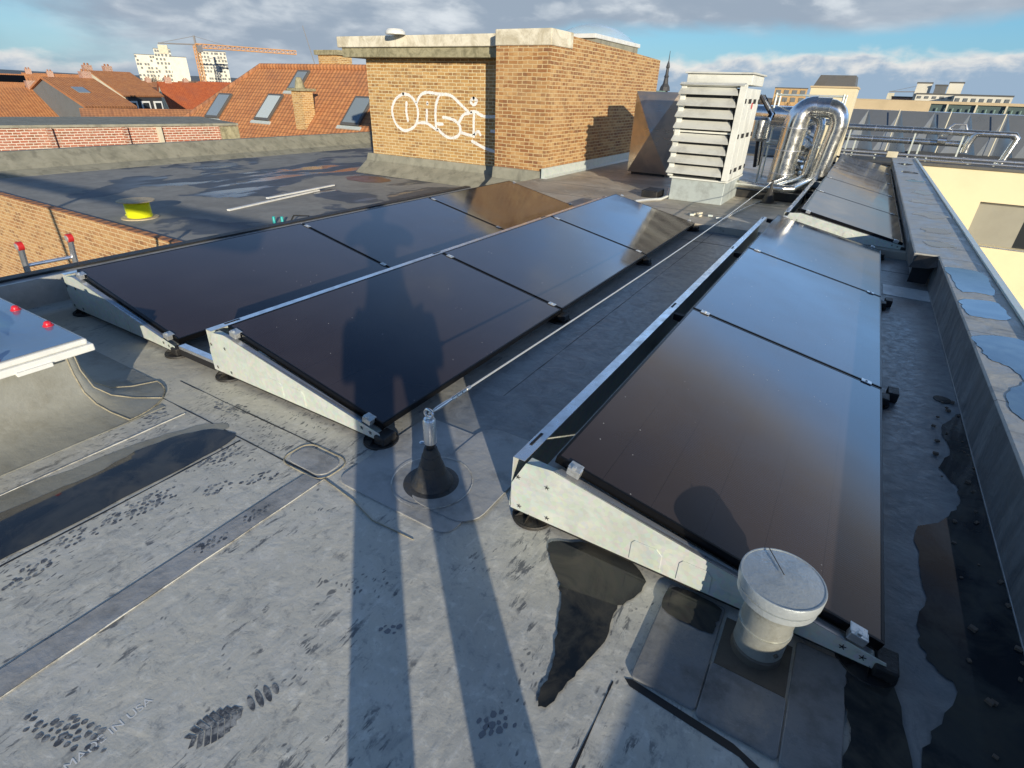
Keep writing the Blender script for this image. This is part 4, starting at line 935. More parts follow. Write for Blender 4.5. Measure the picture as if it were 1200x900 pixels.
# insulated duct: up, over and down
dk = empty('insulated_duct', (-1.14, 11.3, RZ), 0, 'thick shiny aluminium duct arching over and down again beside the unit', 'duct')
def elbow(p0, p1, p2, n=5):
    p0, p1, p2 = map(Vector, (p0, p1, p2)); return [(p0.lerp(p1, k/n)).lerp(p1.lerp(p2, k/n), k/n) for k in range(n+1)]
path = [(-.04,0,0)]+elbow((0,0,1.0),(0,0,1.36),(.26,0,1.36),8)
a = MB(); a.tube(path, [.20]*3+[.195,.19,.18,.17,.165,.16,.155], 28); a.ob('riser', Mt['duct'], dk, smooth=True)
a = MB(); a.tube([(.24,0,1.345),(.46,0,1.345)], .152, 24); a.ob('bridge', Mt['duct'], dk, smooth=True)
path = [(.36,0,1.34)]+elbow((.42,0,1.34),(.66,0,1.34),(.65,.02,1.04),6)+[(.54,.06,.05)]
a = MB(); a.tube(path, .14, 24); a.ob('downpipe', Mt['duct'], dk, smooth=True)
for z_ in (.35,.75): torus((0,0,z_),.001,.001,'x')
for z_ in (.28, .66, 1.02): MB().lathe((-.04+.04*z_,0,z_), [(.201,-.012),(.206,-.008),(.206,.008),(.201,.012)], 28, cap=False).ob('band', Mt['alu'], dk, smooth=True)
sm = empty('insulated_duct', (-1.30, 11.75, RZ), 0, 'slim silver pipe bending over behind the thick arched duct', 'duct')
for k_, (x_, r_) in enumerate(((0., .075), (.26, .05))):
    MB().tube([(x_,.1*k_,0)]+elbow((x_,.1*k_,1.0-.1*k_),(x_,.1*k_,1.22-.1*k_),(x_+.2,.1*k_,1.22-.1*k_),5)+elbow((x_+.34,.1*k_,1.22-.1*k_),(x_+.54,.1*k_,1.22-.1*k_),(x_+.53,.1*k_,.98),5)+[(x_+.48,.1*k_,0)], r_, 16).ob('pipe', Mt['duct'], sm, smooth=True)
dk2 = empty('insulated_duct', (-.98, 12.3, RZ), 0, 'second shiny duct standing behind the arched one', 'duct')
MB().tube([(0,0,0)]+elbow((0,0,.70),(0,0,1.10),(-.35,.3,1.15))+[(-1.3,.9,1.15)], .19, 20).ob('pipe', Mt['duct'], dk2, smooth=True)
cd2 = empty('crumpled_hose', (-1.02, 11.85, RZ), 0, 'crumpled foil wrapped flexible duct between the two risers', 'duct')
rgg = random.Random(9); pth = [(0,0,0),(-.02,.05,.25),(.02,.0,.5),(.08,-.05,.7),(.2,.05,.85)]
MB().tube([Vector(p).lerp(Vector(q), k/6) for p, q in zip(pth, pth[1:]) for k in range(6)], [.15*rgg.uniform(.8,1.25) for _ in range(24)], 11).ob('foil', Mt['duct'], cd2)
# low feed pipes on the roof
lp = empty('pipe_run', (-1.1, 10, RZ), 0, 'low silver pipes crossing the roof at the foot of the ducts', 'pipes')
MB().tube([(-.62,-.25,.22),(.18,-.32,.22),(.30,-.24,.22),(.42,1.1,.22),(.5,1.6,.22)], .055, 14).ob('pipe', Mt['duct'], lp, smooth=True)
MB().tube([(.05,-.12,.22),(.20,.9,.22),(.25,1.6,.22)], .04, 12).ob('pipe', Mt['duct'], lp, smooth=True)
MB().tube([(-.08,-.10,.22),(.05,.9,.22),(.05,1.6,.22)], .04, 12).ob('pipe', Mt['duct'], lp, smooth=True)
MB().b2(-.55,.5,-.12,.05,.0,.13).ob('bearer', Mt['rubber'], lp, bevel=.01)
MB().b2(-.1,.75,.55,.75,.0,.12).ob('bearer', Mt['rubber'], lp, bevel=.01)
MB().b2(.42,.62,1.5,1.65,.02,.24).ob('valve', Mt['rubber'], lp, bevel=.02)
MB().b2(.1,.75,1.0,1.35,.13,.22).ob('tray', Mt['galv'], lp)
# frame of thin rods behind the unit
fr = empty('pipe_rack', (-1.5, 11.6, RZ), 0, 'thin metal frame with valves and gauges behind the ventilation unit', 'pipe frame')
for i, (x, y) in enumerate(((-.15,.4),(.95,.2),(.95,1.1),(-.2,1.3))): MB().tube([(x,y,0),(x,y,1.55)], .018, 8).ob('upright', Mt['galv'], fr)
for z in (.7, 1.52): MB().tube([(-.15,.4,z),(.95,.2,z),(.95,1.1,z),(-.2,1.3,z),(-.15,.4,z)], .016, 8).ob('ledger', Mt['galv'], fr)
for k in range(3): MB().tube([(-.2+.0*k,.1+.2*k,.3),(-.25,.1+.2*k,.8),(-.15,.2+.2*k,1.2),(-.4,.2+.2*k,1.5)], .03, 10).ob('hose', Mt['duct'] if k % 2 else Mt['rubber'], fr, smooth=True)
MB().lathe((-.28,.15,.75), [(.14,0),(.18,.05),(.18,.35),(.14,.4)], 20).ob('vessel', Mt['duct'], fr, smooth=True)
# hoses on the roof
for k, (pth, m, lb) in enumerate([([(-2.75,8.15,.10),(-2.62,8.35,.11),(-2.5,8.6,.10),(-2.46,8.85,.12),(-2.52,9.1,.2)], 'cable', 'pale curved conduit in front of the ventilation unit plinth'),
                              ([(-1.35,7.6,.10),(-1.3,8.4,.10),(-1.2,9.4,.10),(-.9,10.6,.12)], 'cable', 'thin pale cable running to the far anchor')]):
    tag(MB().tube([Vector(p).lerp(Vector(q), j/4) for p, q in zip(pth, pth[1:]) for j in range(4)]+[pth[-1]], .022 if k == 0 else .008, 8).ob('conduit', Mt[m], smooth=True), lb, 'conduit')
tag(MB().b2(-2.86,-2.60,8.72,9.1,.081,.19).ob('rubber_block', Mt['rubber'], bevel=.015), 'black rubber block left of the unit plinth', 'block')
rub = empty('rubble', (-1.55, 7.85, .08), 0, 'pale broken scraps lying on the roof edge between the rows', 'scraps')
for k in range(7):
    MB().box((random.uniform(-.25,.15), random.uniform(-.18,.15), .02), (random.uniform(.03,.09), random.uniform(.02,.06), .025), random.uniform(0,3)).ob('scrap', Mt['cream' if k % 2 else 'galv'], rub, bevel=.004)

# ------------------------------------------------------------------ yellow chimney block, far roof installations
yc = empty('rendered_shaft', (-1.08, 17.0, 0), 0, 'tall pale yellow rendered shaft with grey zinc top', 'chimney')
MB().b2(-.50, .52, 0, 1.6, .08, 1.82).ob('shaft', Mt['render'], yc, bevel=.004)
MB().b2(-.52, .54, -.03, 1.62, 1.822, 1.862).ob('cornice', Mt['beige'], yc, bevel=.004)
MB().add([(-.46,.02,1.863),(.46,.02,1.863),(.46,1.55,1.863),(-.46,1.55,1.863),(-.36,.08,2.10),(.42,.08,2.10),(.42,1.45,2.10),(-.36,1.45,2.10)], [(0,3,2,1),(4,5,6,7),(0,1,5,4),(1,2,6,5),(2,3,7,6),(3,0,4,7)]).ob('zinc_top', Mt['zinc'], yc)
yb = empty('yellow_building', (6, 20, -12), 0, 'yellow rendered building with wide grey window across the courtyard', 'building')
wx0, wx1, wz0, wz1 = 2.84, 4.9, -1.58, -.55
for (x0, x1, z0, z1) in ((1.23,wx0,-12,.17),(wx1,14,-12,.17),(wx0,wx1,wz1,.17),(wx0,wx1,-12,wz0)):
    par(MB().b2(x0, x1, 18.0, 18.4, z0, z1).ob('wall', Mt['render'], origin=(0,0,0)), yb)
wd = par(MB().b2(wx0, 3.86, 18.16, 18.2, wz0, wz1).ob('window', mat('grey_blind', grime((.33, .32, .27), .1, 1, .8)), origin=(0,0,0)), yb)
par(MB().b2(3.861, wx1, 18.18, 18.22, wz0, wz1).ob('window', Mt['glass'], origin=(0,0,0)), yb)
par(MB().b2(wx0-.0, wx1, 18.0-.03, 18.15, wz0-.035, wz0-.002).ob('sill', Mt['alu'], origin=(0,0,0)), yb)
par(MB().b2(wx0, wx1, 18.11, 18.15, wz1-.05, wz1-.002).ob('window_head', Mt['zinc'], origin=(0,0,0)), yb)
par(MB().b2(1.23, 14, 17.94, 18.44, .172, .24).ob('coping', Mt['slab'], origin=(0,0,0), bevel=.01), yb)
par(MB().prism([(1.23,18.4),(14,18.4),(14,40),(1.23,40)], -12, .17, 'z').ob('roof', Mt['slab'], origin=(0,0,0)), yb)
struct(MB().b2(-9, 1.22, 18.0, 40, -.6, .12).ob('rear_roof', Mt['slab'], origin=(0,0,0)))
struct(MB().quad((1.2,-6,-11.9),(40,-6,-11.9),(40,18,-11.9),(1.2,18,-11.9)).ob('courtyard', Mt['asphalt']))
# long pipes on supports
def pipe_on_supports(name, y, z, x0, x1, r, label, posts, m='duct', drop=None):
    root = empty(name, ((x0+x1)/2, y, .12), 0, label, 'pipe'); cx = (x0+x1)/2
    MB().tube([(x0-cx,0,z-.12),((x1-x0)/2*.1,0,z-.12),(x1-cx,0,z-.12)] + ([(x1-cx+.08,0,z-.2),(x1-cx-.05,0,.0)] if drop else []), r, 18).ob('pipe', Mt[m], root, smooth=True)
    a_n = int((x1-x0)/.9)
    for k in range(a_n):
        xx = x0+.4+.9*k; MB().tube([(xx-cx-.012,0,z-.12),(xx-cx+.012,0,z-.12)], r+.006, 18).ob('band', Mt['alu'], root)
    for xx in posts: MB().b2(xx-cx-.02, xx-cx+.02, -.02, .02, 0.0, z-.12-r).ob('support', Mt['galv'], root)
    return root
pipe_on_supports('steam_pipe', 20.0, .90, -1.2, 3.25, .085, 'upper long silver pipe turning down at its right end', (-.5, 1.1, 2.2), drop=True)
pipe_on_supports('steam_pipe', 20.1, .62, -1.2, 2.35, .08, 'lower long silver pipe ending at a valve', (-.3, 1.3))
pipe_on_supports('tray_pipe', 19.4, .30, -.6, 7., .035, 'thin pale pipe lying low in front of the long pipes', (.3, 1.5, 3.0), 'alu')
pipe_on_supports('tray_pipe', 19.0, .24, -.6, 7., .025, 'thinnest pale pipe nearest the far roof edge', (.8, 2.4), 'alu')
vv = empty('valve_stack', (2.35, 20.0, .12), 0, 'shiny vertical valve piece joining the two long pipes', 'valve')
MB().tube([(0,0,.3),(0,0,.50),(.06,0,.72),(.12,0,.78)], .09, 14).ob('body', Mt['duct'], vv, smooth=True)
MB().tube([(-.7,.0,.56),(-.5,.0,.56)], .12, 14).ob('flange', Mt['duct'], vv, smooth=True)
MB().tube([(-.6,.02,.80),(-.45,.02,.98),(-.2,.02,.98),(-.1,.02,.80)], .03, 10).ob('bypass', Mt['alu'], vv, smooth=True)
MB().b2(-1.0,.2,-.4,-.3,.0,.16).ob('tray', Mt['cream'], vv)
eb = tag(MB().b2(.55,.80,18.7,18.85,.25,.40).ob('junction_box', Mt['cream'], bevel=.01), 'small cream junction box in front of the long pipes', 'box')
# folded sheet roof
fs_ = empty('folded_roof', (3, 24, .12), 0, 'low roof of folded grey metal triangles behind the long pipes', 'roof')
a = MB(); n_ = 12; x0_ = -4.2
for k in range(n_):
    xa, xm, xb_ = x0_+k*.95, x0_+(k+.5)*.95, x0_+(k+1)*.95
    a.add([(xa,-.1,.0),(xm,-.55,.0),(xb_,-.1,.0),(xa,.1,1.22),(xm,.55,1.22),(xb_,.1,1.22)], [(0,1,3),(1,5,3),(1,2,5),(3,5,4)])
a.b2(x0_, x0_+n_*.95, .3, 4.2, 1.10, 1.215); a.ob('sheet', Mt['foil'], fs_)
for k in range(8): MB().tube([(x0_+.4+1.4*k,-.5,.0),(x0_+.4+1.4*k+.05,-.25,1.25)], .018, 8).ob('rod', Mt['cream'], fs_)
MB().b2(x0_, 1.5-3, .8, 1.0, 1.22, 1.50).ob('fascia', Mt['beige'], fs_)
# glazed balustrade on the building behind
gb = empty('glazed_gallery', (4, 30, .1), 0, 'long low gallery with greenish glass panes and white posts', 'gallery')
MB().b2(-6, 14, 0, .3, 1.50, 1.60).ob('top_rail', Mt['beige'], gb)
MB().b2(-6, 14, -.05, .35, 0, 1.12).ob('base', Mt['slab'], gb)
MB().b2(-2.6, 14, .10, .12, 1.12, 1.50).ob('pane', mat('green_glass', base=(.10, .14, .13), rough=.15, spec=.8), gb)
for k in range(18): MB().b2(-2.6+.95*k, -2.54+.95*k, -.03, .08, 1.12, 1.50).ob('post', Mt['cream'], gb)
for k in range(60): 
    if k % 1 == 0: MB().b2(-2.5+.27*k, -2.46+.27*k, .0, .04, 1.12, 1.36).ob('baluster', Mt['copper'], gb)

# ------------------------------------------------------------------ the town
def building(name, az_, d, w, dep, ztop, label, wall='tower', rows=0, cols=0, z0=None, rot=0., stagger=False, ww=.6, wh=.6, zb=-12, roofm='slab', cat='building', group=None):
    c = pol(az_, 0, d); root = empty(name, (c.x, c.y, zb), R(az_)+rot, label, cat, group)
    H = ztop-zb
    MB().b2(-w/2, w/2, 0, dep, 0, H).ob('wall', Mt[wall], root)
    MB().b2(-w/2-.1, w/2+.1, -.1, dep+.1, H+.003, H+.25).ob('roof', Mt[roofm], root)
    if rows:
        zz0 = (z0 if z0 is not None else 0)-zb; rh = (H-zz0)/rows; cw = w/cols; rr = random.Random(int(az_*10))
        for i in range(rows):
            for j in range(cols):
                if stagger and rr.random() < .25: continue
                x = -w/2+cw*(j+.5)+(rr.uniform(-.25,.25)*cw if stagger else 0); z = zz0+rh*(i+.5)
                MB().b2(x-cw*ww/2, x+cw*ww/2, -.12, -.02, z-rh*wh/2, z+rh*wh/2).ob('window', Mt['towerdk'], root)
    return root
building('apartment_tower', 61.9, 420, 12.0, 14, 13.2, 'cream tower block at far left with stepped top and small windows', rows=7, cols=7, z0=0, stagger=True)
building('apartment_tower', 60.75, 415, 8.5, 14, 16.4, 'taller cream tower slice next to the crane counterweight', rows=8, cols=5, z0=0, stagger=True)
building('apartment_tower', 59.75, 410, 8.5, 12, 12.6, 'blank cream tower slice right of the windowed ones', rows=0)
building('apartment_tower', 57.25, 330, 12.5, 12, 13.4, 'pale tower block with scattered windows behind the crane mast', rows=9, cols=9, z0=0, stagger=True)

def house(az_, d, L, Wd, ze, zr, rot, label,  wall='cream', roof='tile', chim=((.2,.0),), windows=0, gablewin=0, zb=-12, skyl=0, group=None, wallw='white', name='house', frontwall=None, gable=False):
    c = pol(az_, 0, d); rzz = R(az_)+rot
    if gable: c = c+Vector((0, L/2, 0)); rzz = R(90)
    root = empty(name, (c.x, c.y, zb), rzz, label, 'house', group)
    E, Rg = ze-zb, zr-zb; h = Wd/2
    MB().prism([(-h,0),(h,0),(h,E),(0,Rg-.08),(-h,E)], -L/2, L/2, 'x').ob('wall', Mt[wall], root)
    slope = math.hypot(h+.25, (Rg-E)*(h+.25)/h); ang = math.atan2(Rg-E, h)
    for s in (-1, 1):
        a = MB(); a.b2(-L/2-.15, L/2+.15, 0, slope, 0, .14); o = a.ob('roof', Mt[roof], root)
        if s < 0: o.matrix_local = Matrix.Translation((0, -h-.25, E-(Rg-E)*.25/h)) @ Matrix.Rotation(ang, 4, 'X')
        else: o.matrix_local = Matrix.Rotation(math.pi, 4, 'Z') and (Matrix.Translation((0, h+.25, E-(Rg-E)*.25/h)) @ Matrix.Rotation(math.pi, 4, 'Z') @ Matrix.Rotation(ang, 4, 'X'))
        if s < 0:
            for q in range(skyl):
                MB().b2(-L/4+q*L/3, -L/4+q*L/3+.8, slope*.45, slope*.45+1.1, .141, .20).ob('roof_window', Mt['skyglass'], o)
    for fx, fy in chim:
        ch = MB().b2(fx*L-.35, fx*L+.35, fy*Wd-.3, fy*Wd+.3, Rg-abs(fy)*2*(Rg-E)-.6, Rg+.6).ob('chimney', Mt['redbrick'], root)
        for k in range(2): MB().lathe((fx*L-.15+.3*k, fy*Wd, Rg+.6), [(.09,0),(.08,.18),(.06,.18)], 10).ob('chimney_pot', Mt['tile2'], ch)
    if frontwall: MB().b2(-L/2+.1, L/2-.1, -h-.12, -h-.02, 0, E-.05).ob('front_cladding', Mt[frontwall], root)
    for k in range(windows):
        x = -L/2+L*(k+.5)/windows
        f_ = MB().b2(x-.42, x+.42, -h-.20, -h-.13, E-1.75, E-.45).ob('window', Mt[wallw], root); MB().b2(x-.28, x+.28, -h-.23, -h-.205, E-1.6, E-.6).ob('pane', Mt['glass'], f_)
    for k in range(gablewin):
        MB().b2(-L/2-.08, -L/2-.01, -.9+1.8*k-.35, -.9+1.8*k+.35, E-1.9, E-.3).ob('window', Mt['cream'], root)
    return root
# big orange roof right behind the wet roof, seen side on
br = empty('tiled_house', (-20, 17.8, 0), 0, 'long orange tiled hip roof with four roof windows and a brick stack', 'house')
def wl(az_, el_, d_):                                      # world point in the local frame of br
    return br.matrix_basis.inverted() @ pol(az_, el_, d_)
br.location.z = 0
RA, RB = Vector((-4.2, 0, 2.107)), Vector((8.5, 0, 2.107))
sl_ = R(45)
def down(p, run, side): return Vector((p.x+side, p.y-run, p.z-run*math.tan(sl_)))
rb_len = (RB-RA).length
rlz = RA.z; RB.z = RA.z; RB.y = RA.y
roofM = MB()
E0, E1 = down(RA, 6.0, -8.6), down(RB, 6.0, 3)
B0, B1 = Vector((RA.x-8.6, RA.y+6, E0.z)), Vector((RB.x+3, RB.y+6, E0.z))
# front slope drawn in its own plane so the tile courses follow it
ex = (RB-RA).normalized(); ey = (RA-Vector((RA.x, RA.y-6, E0.z))).normalized(); ez = ex.cross(ey)
fm = Matrix((ex, ey, ez)).transposed().to_4x4(); fm.translation = Vector((RA.x, RA.y-6, E0.z))
inv = fm.inverted(); loc = lambda v: tuple(inv @ Vector(v))
a = MB(); a.quad(*[loc(v) for v in (E0, E1, RB, RA)]); slope_o = a.ob('roof', Mt['tile'], br); slope_o.matrix_local = fm
a = MB(); a.add([E0, B0, RA, B1, RB, E1], [(0,2,1),(1,2,4,3),(3,4,5)]); a.ob('roof_back', Mt['tile'], br)
a = MB(); a.prism([(E0.x+.3,E0.y+.3),(E1.x,E1.y+.3),(B1.x,B1.y-.3),(B0.x+.3,B0.y-.3)], -12, E0.z+.05, 'z'); a.ob('wall', Mt['redbrick'], br)
MB().tube([RA+Vector((0,0,.02)), RB+Vector((0,0,.02))], .11, 8).ob('ridge_tiles', Mt['tile'], br)
MB().tube([E0, RA+Vector((0,0,.03))], .09, 8).ob('hip_tiles', Mt['tile2'], br)
for k, (u_, v_, gl) in enumerate(((-1.6,5.5,'skyglass'),(1.8,5.6,'paleglass'),(2.75,7.2,'skyglass'),(6.9,5.7,'skyglass'))):
    fw, fh = (.95,1.35) if k != 2 else (.75,1.05)
    w_ = MB().b2(u_, u_+fw, v_, v_+fh, .005, .09).ob('roof_window', Mt['zinc'], slope_o, bevel=.01)
    MB().b2(u_+.09, u_+fw-.09, v_+.10, v_+fh-.10, .091, .10).ob('pane', Mt[gl], w_)
    MB().b2(u_-.15, u_+fw+.15, v_-.16, v_-.02, .005, .05).ob('apron', Mt['galv'], w_)
def on_slope(u_, v_): return fm @ Vector((u_, v_, 0))
q = on_slope(4.9, 5.5)
st = MB().b2(q.x-.28, q.x+.28, q.y-.1, q.y+.45, q.z-1.0, q.z+1.25).ob('chimney', Mt['brick'], br)
MB().b2(q.x-.38, q.x+.38, q.y-.2, q.y+.55, q.z+1.252, q.z+1.34).ob('chimney_cap', Mt['capdark'], st)
MB().lathe((q.x-.05, q.y+.15, q.z+1.342), [(.20,0),(.15,.2),(.10,.36),(.02,.38)], 12).ob('chimney_pot', Mt['capdark'], st)
MB().b2(q.x-.30, q.x+.50, q.y-.62, q.y-.42, q.z-.55, q.z-.45).ob('lead_flashing', Mt['cream'], st)
q = Vector((RA.x+4.4, RA.y+.3, rlz))
st = MB().b2(q.x-.55, q.x+.55, q.y-.3, q.y+.5, q.z-.6, q.z+.45).ob('chimney', Mt['brick'], br)
MB().b2(q.x-.66, q.x+.66, q.y-.4, q.y+.6, q.z+.452, q.z+.62).ob('chimney_cap', Mt['capdark'], st)
MB().tube([(q.x-.9,q.y-.1,q.z-.3),(q.x-1.6,q.y,q.z+1.5)], .018, 6).ob('aerial', Mt['craneg'], br)

# houses between, left to right
house(72.4, 62, 10, 8, -1.9, .4, .2, 'rubble stone house with orange roof at the left picture edge', 'stone', 'tile', ((.3,0),))
g1 = house(68.93, 60, 3.4, 10.8, -.55, 1.2, 0, 'grey rendered gable house with orange roof and black dormer front', 'greywall', 'tile', ((.42,.02),), 3, 0, skyl=1, frontwall='blackwall', gable=True)
house(65.9, 75, 3.6, 10.4, -.1, 1.85, 0, 'cream gable house with orange roof and black front with three windows', 'cream', 'tile', ((-.42,.1),(.1,.1)), 3, 1, frontwall='blackwall', gable=True)
house(62.9, 46, 6.8, 5, -1.9, -.40, R(2), 'low brown tiled shed roof behind the red brick building', 'cream', 'tile2', ())
house(60.4, 44, 3.6, 5, -2.2, -.65, R(6), 'small brown tiled shed roof left of the long orange roof', 'cream', 'tile2', ())
house(58.2, 85, 10, 8.5, -1.9, 1.05, R(12), 'bright orange hipped house below the crane mast', 'cream', 'tile3', ((-.4,0),))
house(55.6, 95, 10, 8, -1.6, 1.2, R(-8), 'bright orange roof half hidden by the long roof', 'cream', 'tile3', ())
house(61.6, 90, 5, 5.5, -1.9, .4, R(70), 'small white gable house between the orange roofs', 'white', 'tile2', ())
house(60.9, 110, 9, 7, -1.2, .9, R(20), 'brown tiled house before the tower blocks', 'cream', 'tile2', ((.3,0),(-.3,0)))
house(70.6, 105, 9, 8, -2.2, 1.3, R(4), 'orange roof carrying a black solar array at far left', 'cream', 'tile', ((-.45,0),(.45,0)))
house(68.2, 112, 7, 8, -1.6, 1.5, R(6), 'orange roofed house right of the one with solar array', 'cream', 'tile', ((-.4,0),))
house(66.6, 130, 12, 8, -1.2, 1.0, R(-4), 'pale long house on the skyline behind the grey gable', 'cream', 'slate', ())
# solar array on the far roof
p_ = pol(70.7, -.35, 98); o = MB().box((0,0,0), (2.6, 1.1, .08), m=Matrix.Rotation(R(70.6), 3, 'Z') @ Matrix.Rotation(R(40), 3, 'X')).ob('rooftop_solar_array', Mt['pframe'], origin=(0,0,0)); o.location = p_
tag(o, 'black solar array on a distant orange roof at far left', 'solar array')
# generic town filling behind, partly hidden
rt = random.Random(21); adj = ['weathered', 'narrow', 'wide', 'low', 'long', 'small']
far = []
for k in range(34):
    a_ = rt.choice([rt.uniform(55, 75), rt.uniform(-9, 20), rt.uniform(-9, 20)]) if k > 6 else 56+2.6*k; d_ = rt.uniform(150, 340)
    far.append(house(a_, d_, rt.uniform(9, 18), 8, rt.uniform(-4, -2.6), rt.uniform(-1.0, .9), R(rt.uniform(-30, 30)), 'distant tiled house in the hazy rows of roofs on the skyline', rt.choice(['cream', 'redbrick', 'cream', 'greywall']), rt.choice(['tile2', 'tile', 'slate', 'tile2']), ((rt.uniform(-.4,.4), 0),), group='distant houses on the skyline'))

# right skyline
building('white_block', -4.0, 150, 9, 10, 3.6, 'white modern block with attic box on the right skyline', 'tower', 2, 7, 1.6, ww=.5, wh=.45)
building('attic_box', -2.6, 152, 2.6, 5, 5.6, 'sloping white attic box of the right skyline block', 'tower')
building('attic_box', -4.6, 154, 2.4, 5, 5.8, 'narrow white stair head next to the sloping attic box', 'tower')
building('attic_box', -3.7, 151, 2.0, 5, 5.2, 'dark grey core between the two white attic boxes', 'greywall')
building('white_block', -6.5, 140, 8.5, 10, 3.4, 'long flat white block at the right edge of the skyline', 'tower', 1, 7, 1.9, ww=.5, wh=.5)
building('brown_block', -1.6, 160, 5, 8, 3.0, 'brown block with dark cornice beside the small far crane', 'redbrick')
building('office_block', 14.5, 140, 9, 8, 1.9, 'low cream block behind the ventilation unit', 'cream', 1, 6, .2)
building('office_block', 6.8, 180, 8, 8, 4.5, 'tan brick block with terraces beside the yellow shaft', 'brick', 2, 4, 1.)
building('long_hall', 2, 200, 60, 20, 1.6, 'long grey hall closing the right skyline', 'greywall')

# lattice cranes
def lattice(a, p, q, w, n, r):
    p, q = Vector(p), Vector(q); d_ = (q-p).normalized(); s1 = d_.cross(Vector((0,0,1)) if abs(d_.z) < .8 else Vector((1,0,0))).normalized(); s2 = d_.cross(s1)
    cs = [s1*w/2+s2*w/2, s1*w/2-s2*w/2, -s1*w/2-s2*w/2, -s1*w/2+s2*w/2]
    for c in cs: a.tube([p+c, q+c], r, 5)
    for k in range(n):
        u0, u1 = p.lerp(q, k/n), p.lerp(q, (k+1)/n)
        for i in range(4): a.tube([u0+cs[i], u1+cs[(i+1) % 4]], r*.7, 4); a.tube([u1+cs[i], u1+cs[(i+1) % 4]], r*.6, 4)
def crane(az0, az1, az2, d, ztop, label, w=1.6, r=.16, slope=-1.0, m='crane'):
    b0 = pol(az0, 0, d); root = empty('tower_crane', (b0.x, b0.y, -12), 0, label, 'crane')
    top = Vector((0,0,ztop+12)); J = pol(az1, 0, d)-b0; J.z = ztop+12+slope; CJ = pol(az2, 0, d)-b0; CJ.z = ztop+12-.3
    a = MB(); lattice(a, (0,0,0), top, w, 22, r); a.ob('mast', Mt[m], root)
    a = MB(); lattice(a, top+Vector((0,0,-.4)), J, w*.9, 22, r); a.ob('jib', Mt[m], root)
    a = MB(); a.tube([top, CJ], .3, 6); a.tube([top+Vector((0,0,3)), CJ], .10, 5); a.tube([top+Vector((0,0,3)), J*.35+top*.65], .08, 5); a.tube([top, top+Vector((0,0,3.2))], .5, 6); a.ob('counter_jib', Mt['craneg'], root)
    MB().box(tuple(CJ*.9+top*.1+Vector((0,0,-2.2))), (3.4, 2., 3.2), R(az0)).ob('counterweight', Mt['cream'], root)
    MB().box(tuple(top+Vector((1.2,.5,-1.5))), (1.8, 1.8, 2.4)).ob('cab', Mt['craneg'], root)
    return root
crane(58.25, 50.6, 60.9, 300, 14.6, 'orange lattice tower crane with its long jib over the left skyline')
crane(-2.2, -2.9, -.4, 420, 8.6, 'small dark crane above the right skyline', 1.4, .22, 0, 'craneg')

# church spire
spb = empty('church_spire', pol(17.55, 0, 190), 0, 'thin dark church spire on a green copper base left of the unit', 'spire'); spb.location.z = -12; spb.scale = (.75, .75, .86)
MB().lathe((0,0,0), [(2.6,0),(2.6,11),(2.2,12.5)], 8).ob('tower', Mt['stone'], spb)
MB().b2(-3.2,1.6,-2,2,11.5,17.5).ob('copper_block', Mt['copper'], spb)
MB().lathe((0.8,0,12.5), [(2.2,5),(1.9,6.2),(1.1,7.2),(.8,9.0),(1.0,9.4),(.65,10.0),(.55,11.8),(.8,12.2),(.5,13.2),(.2,14.0),(.08,17)], 8).ob('lantern', Mt['slate'], spb)

# bare trees
def bare_tree(az_, d, H, sp_, seed, label, zb=-12):
    rr = random.Random(seed); c = pol(az_, 0, d); root = empty('bare_tree', (c.x, c.y, zb), 0, label, 'tree', 'bare winter trees on the skyline')
    MB().tube([(0,0,0),(.1,0,H*.25),(0,.1,H*.45)], [.45,.35,.25], 7).ob('trunk', Mt['bark'], root, smooth=True)
    a = MB()
    def grow(p, dv, L, r, lv):
        q = p+dv*L; m_ = p.lerp(q, .5)+Vector((rr.uniform(-.1,.1), rr.uniform(-.1,.1), 0))*L; a.tube([p, m_, q], r, 4, caps=False, r2=r*.55)
        if lv == 0: return
        for k in range(4 if lv > 1 else 5):
            nd = (dv+Vector((rr.uniform(-1,1)*sp_, rr.uniform(-1,1)*sp_, rr.uniform(-.15,.75)))).normalized()
            grow(m_.lerp(q, rr.uniform(0,1)), nd, L*rr.uniform(.55,.8), r*.6, lv-1)
    for k in range(6):
        th = k*math.tau/6; grow(Vector((0,0,H*(.28+.03*k))), Vector((math.cos(th)*.6, math.sin(th)*.6, 1)).normalized(), H*.22, .2, 4)
    a.ob('crown', Mt['bark'], root); return root
bare_tree(61.3, 200, 15.5, .9, 1, 'bare winter tree in front of the stepped cream tower')
bare_tree(59.0, 190, 15., .9, 2, 'bare winter tree at the foot of the crane mast')
bare_tree(59.9, 210, 14.5, .9, 3, 'bare winter tree between the cream tower and the crane')
bare_tree(8.6, 150, 15.8, 1., 4, 'bare winter tree right of the unit, left one of two')
bare_tree(7.6, 170, 15.8, 1., 5, 'bare winter tree right of the unit, nearer the yellow shaft')
struct(MB().add([p for k in range(61) for p in ((lambda a_, h: (tuple(pol(a_, 0, 2200))[:2]+(-12,), tuple(pol(a_, 0, 2300))[:2]+(h,)))(-40+2.6*k, 6+10*abs(math.sin(k*.7)*math.sin(k*.23))))], [(2*k, 2*k+2, 2*k+3, 2*k+1) for k in range(60)]).ob('hills', Mt['hill']))

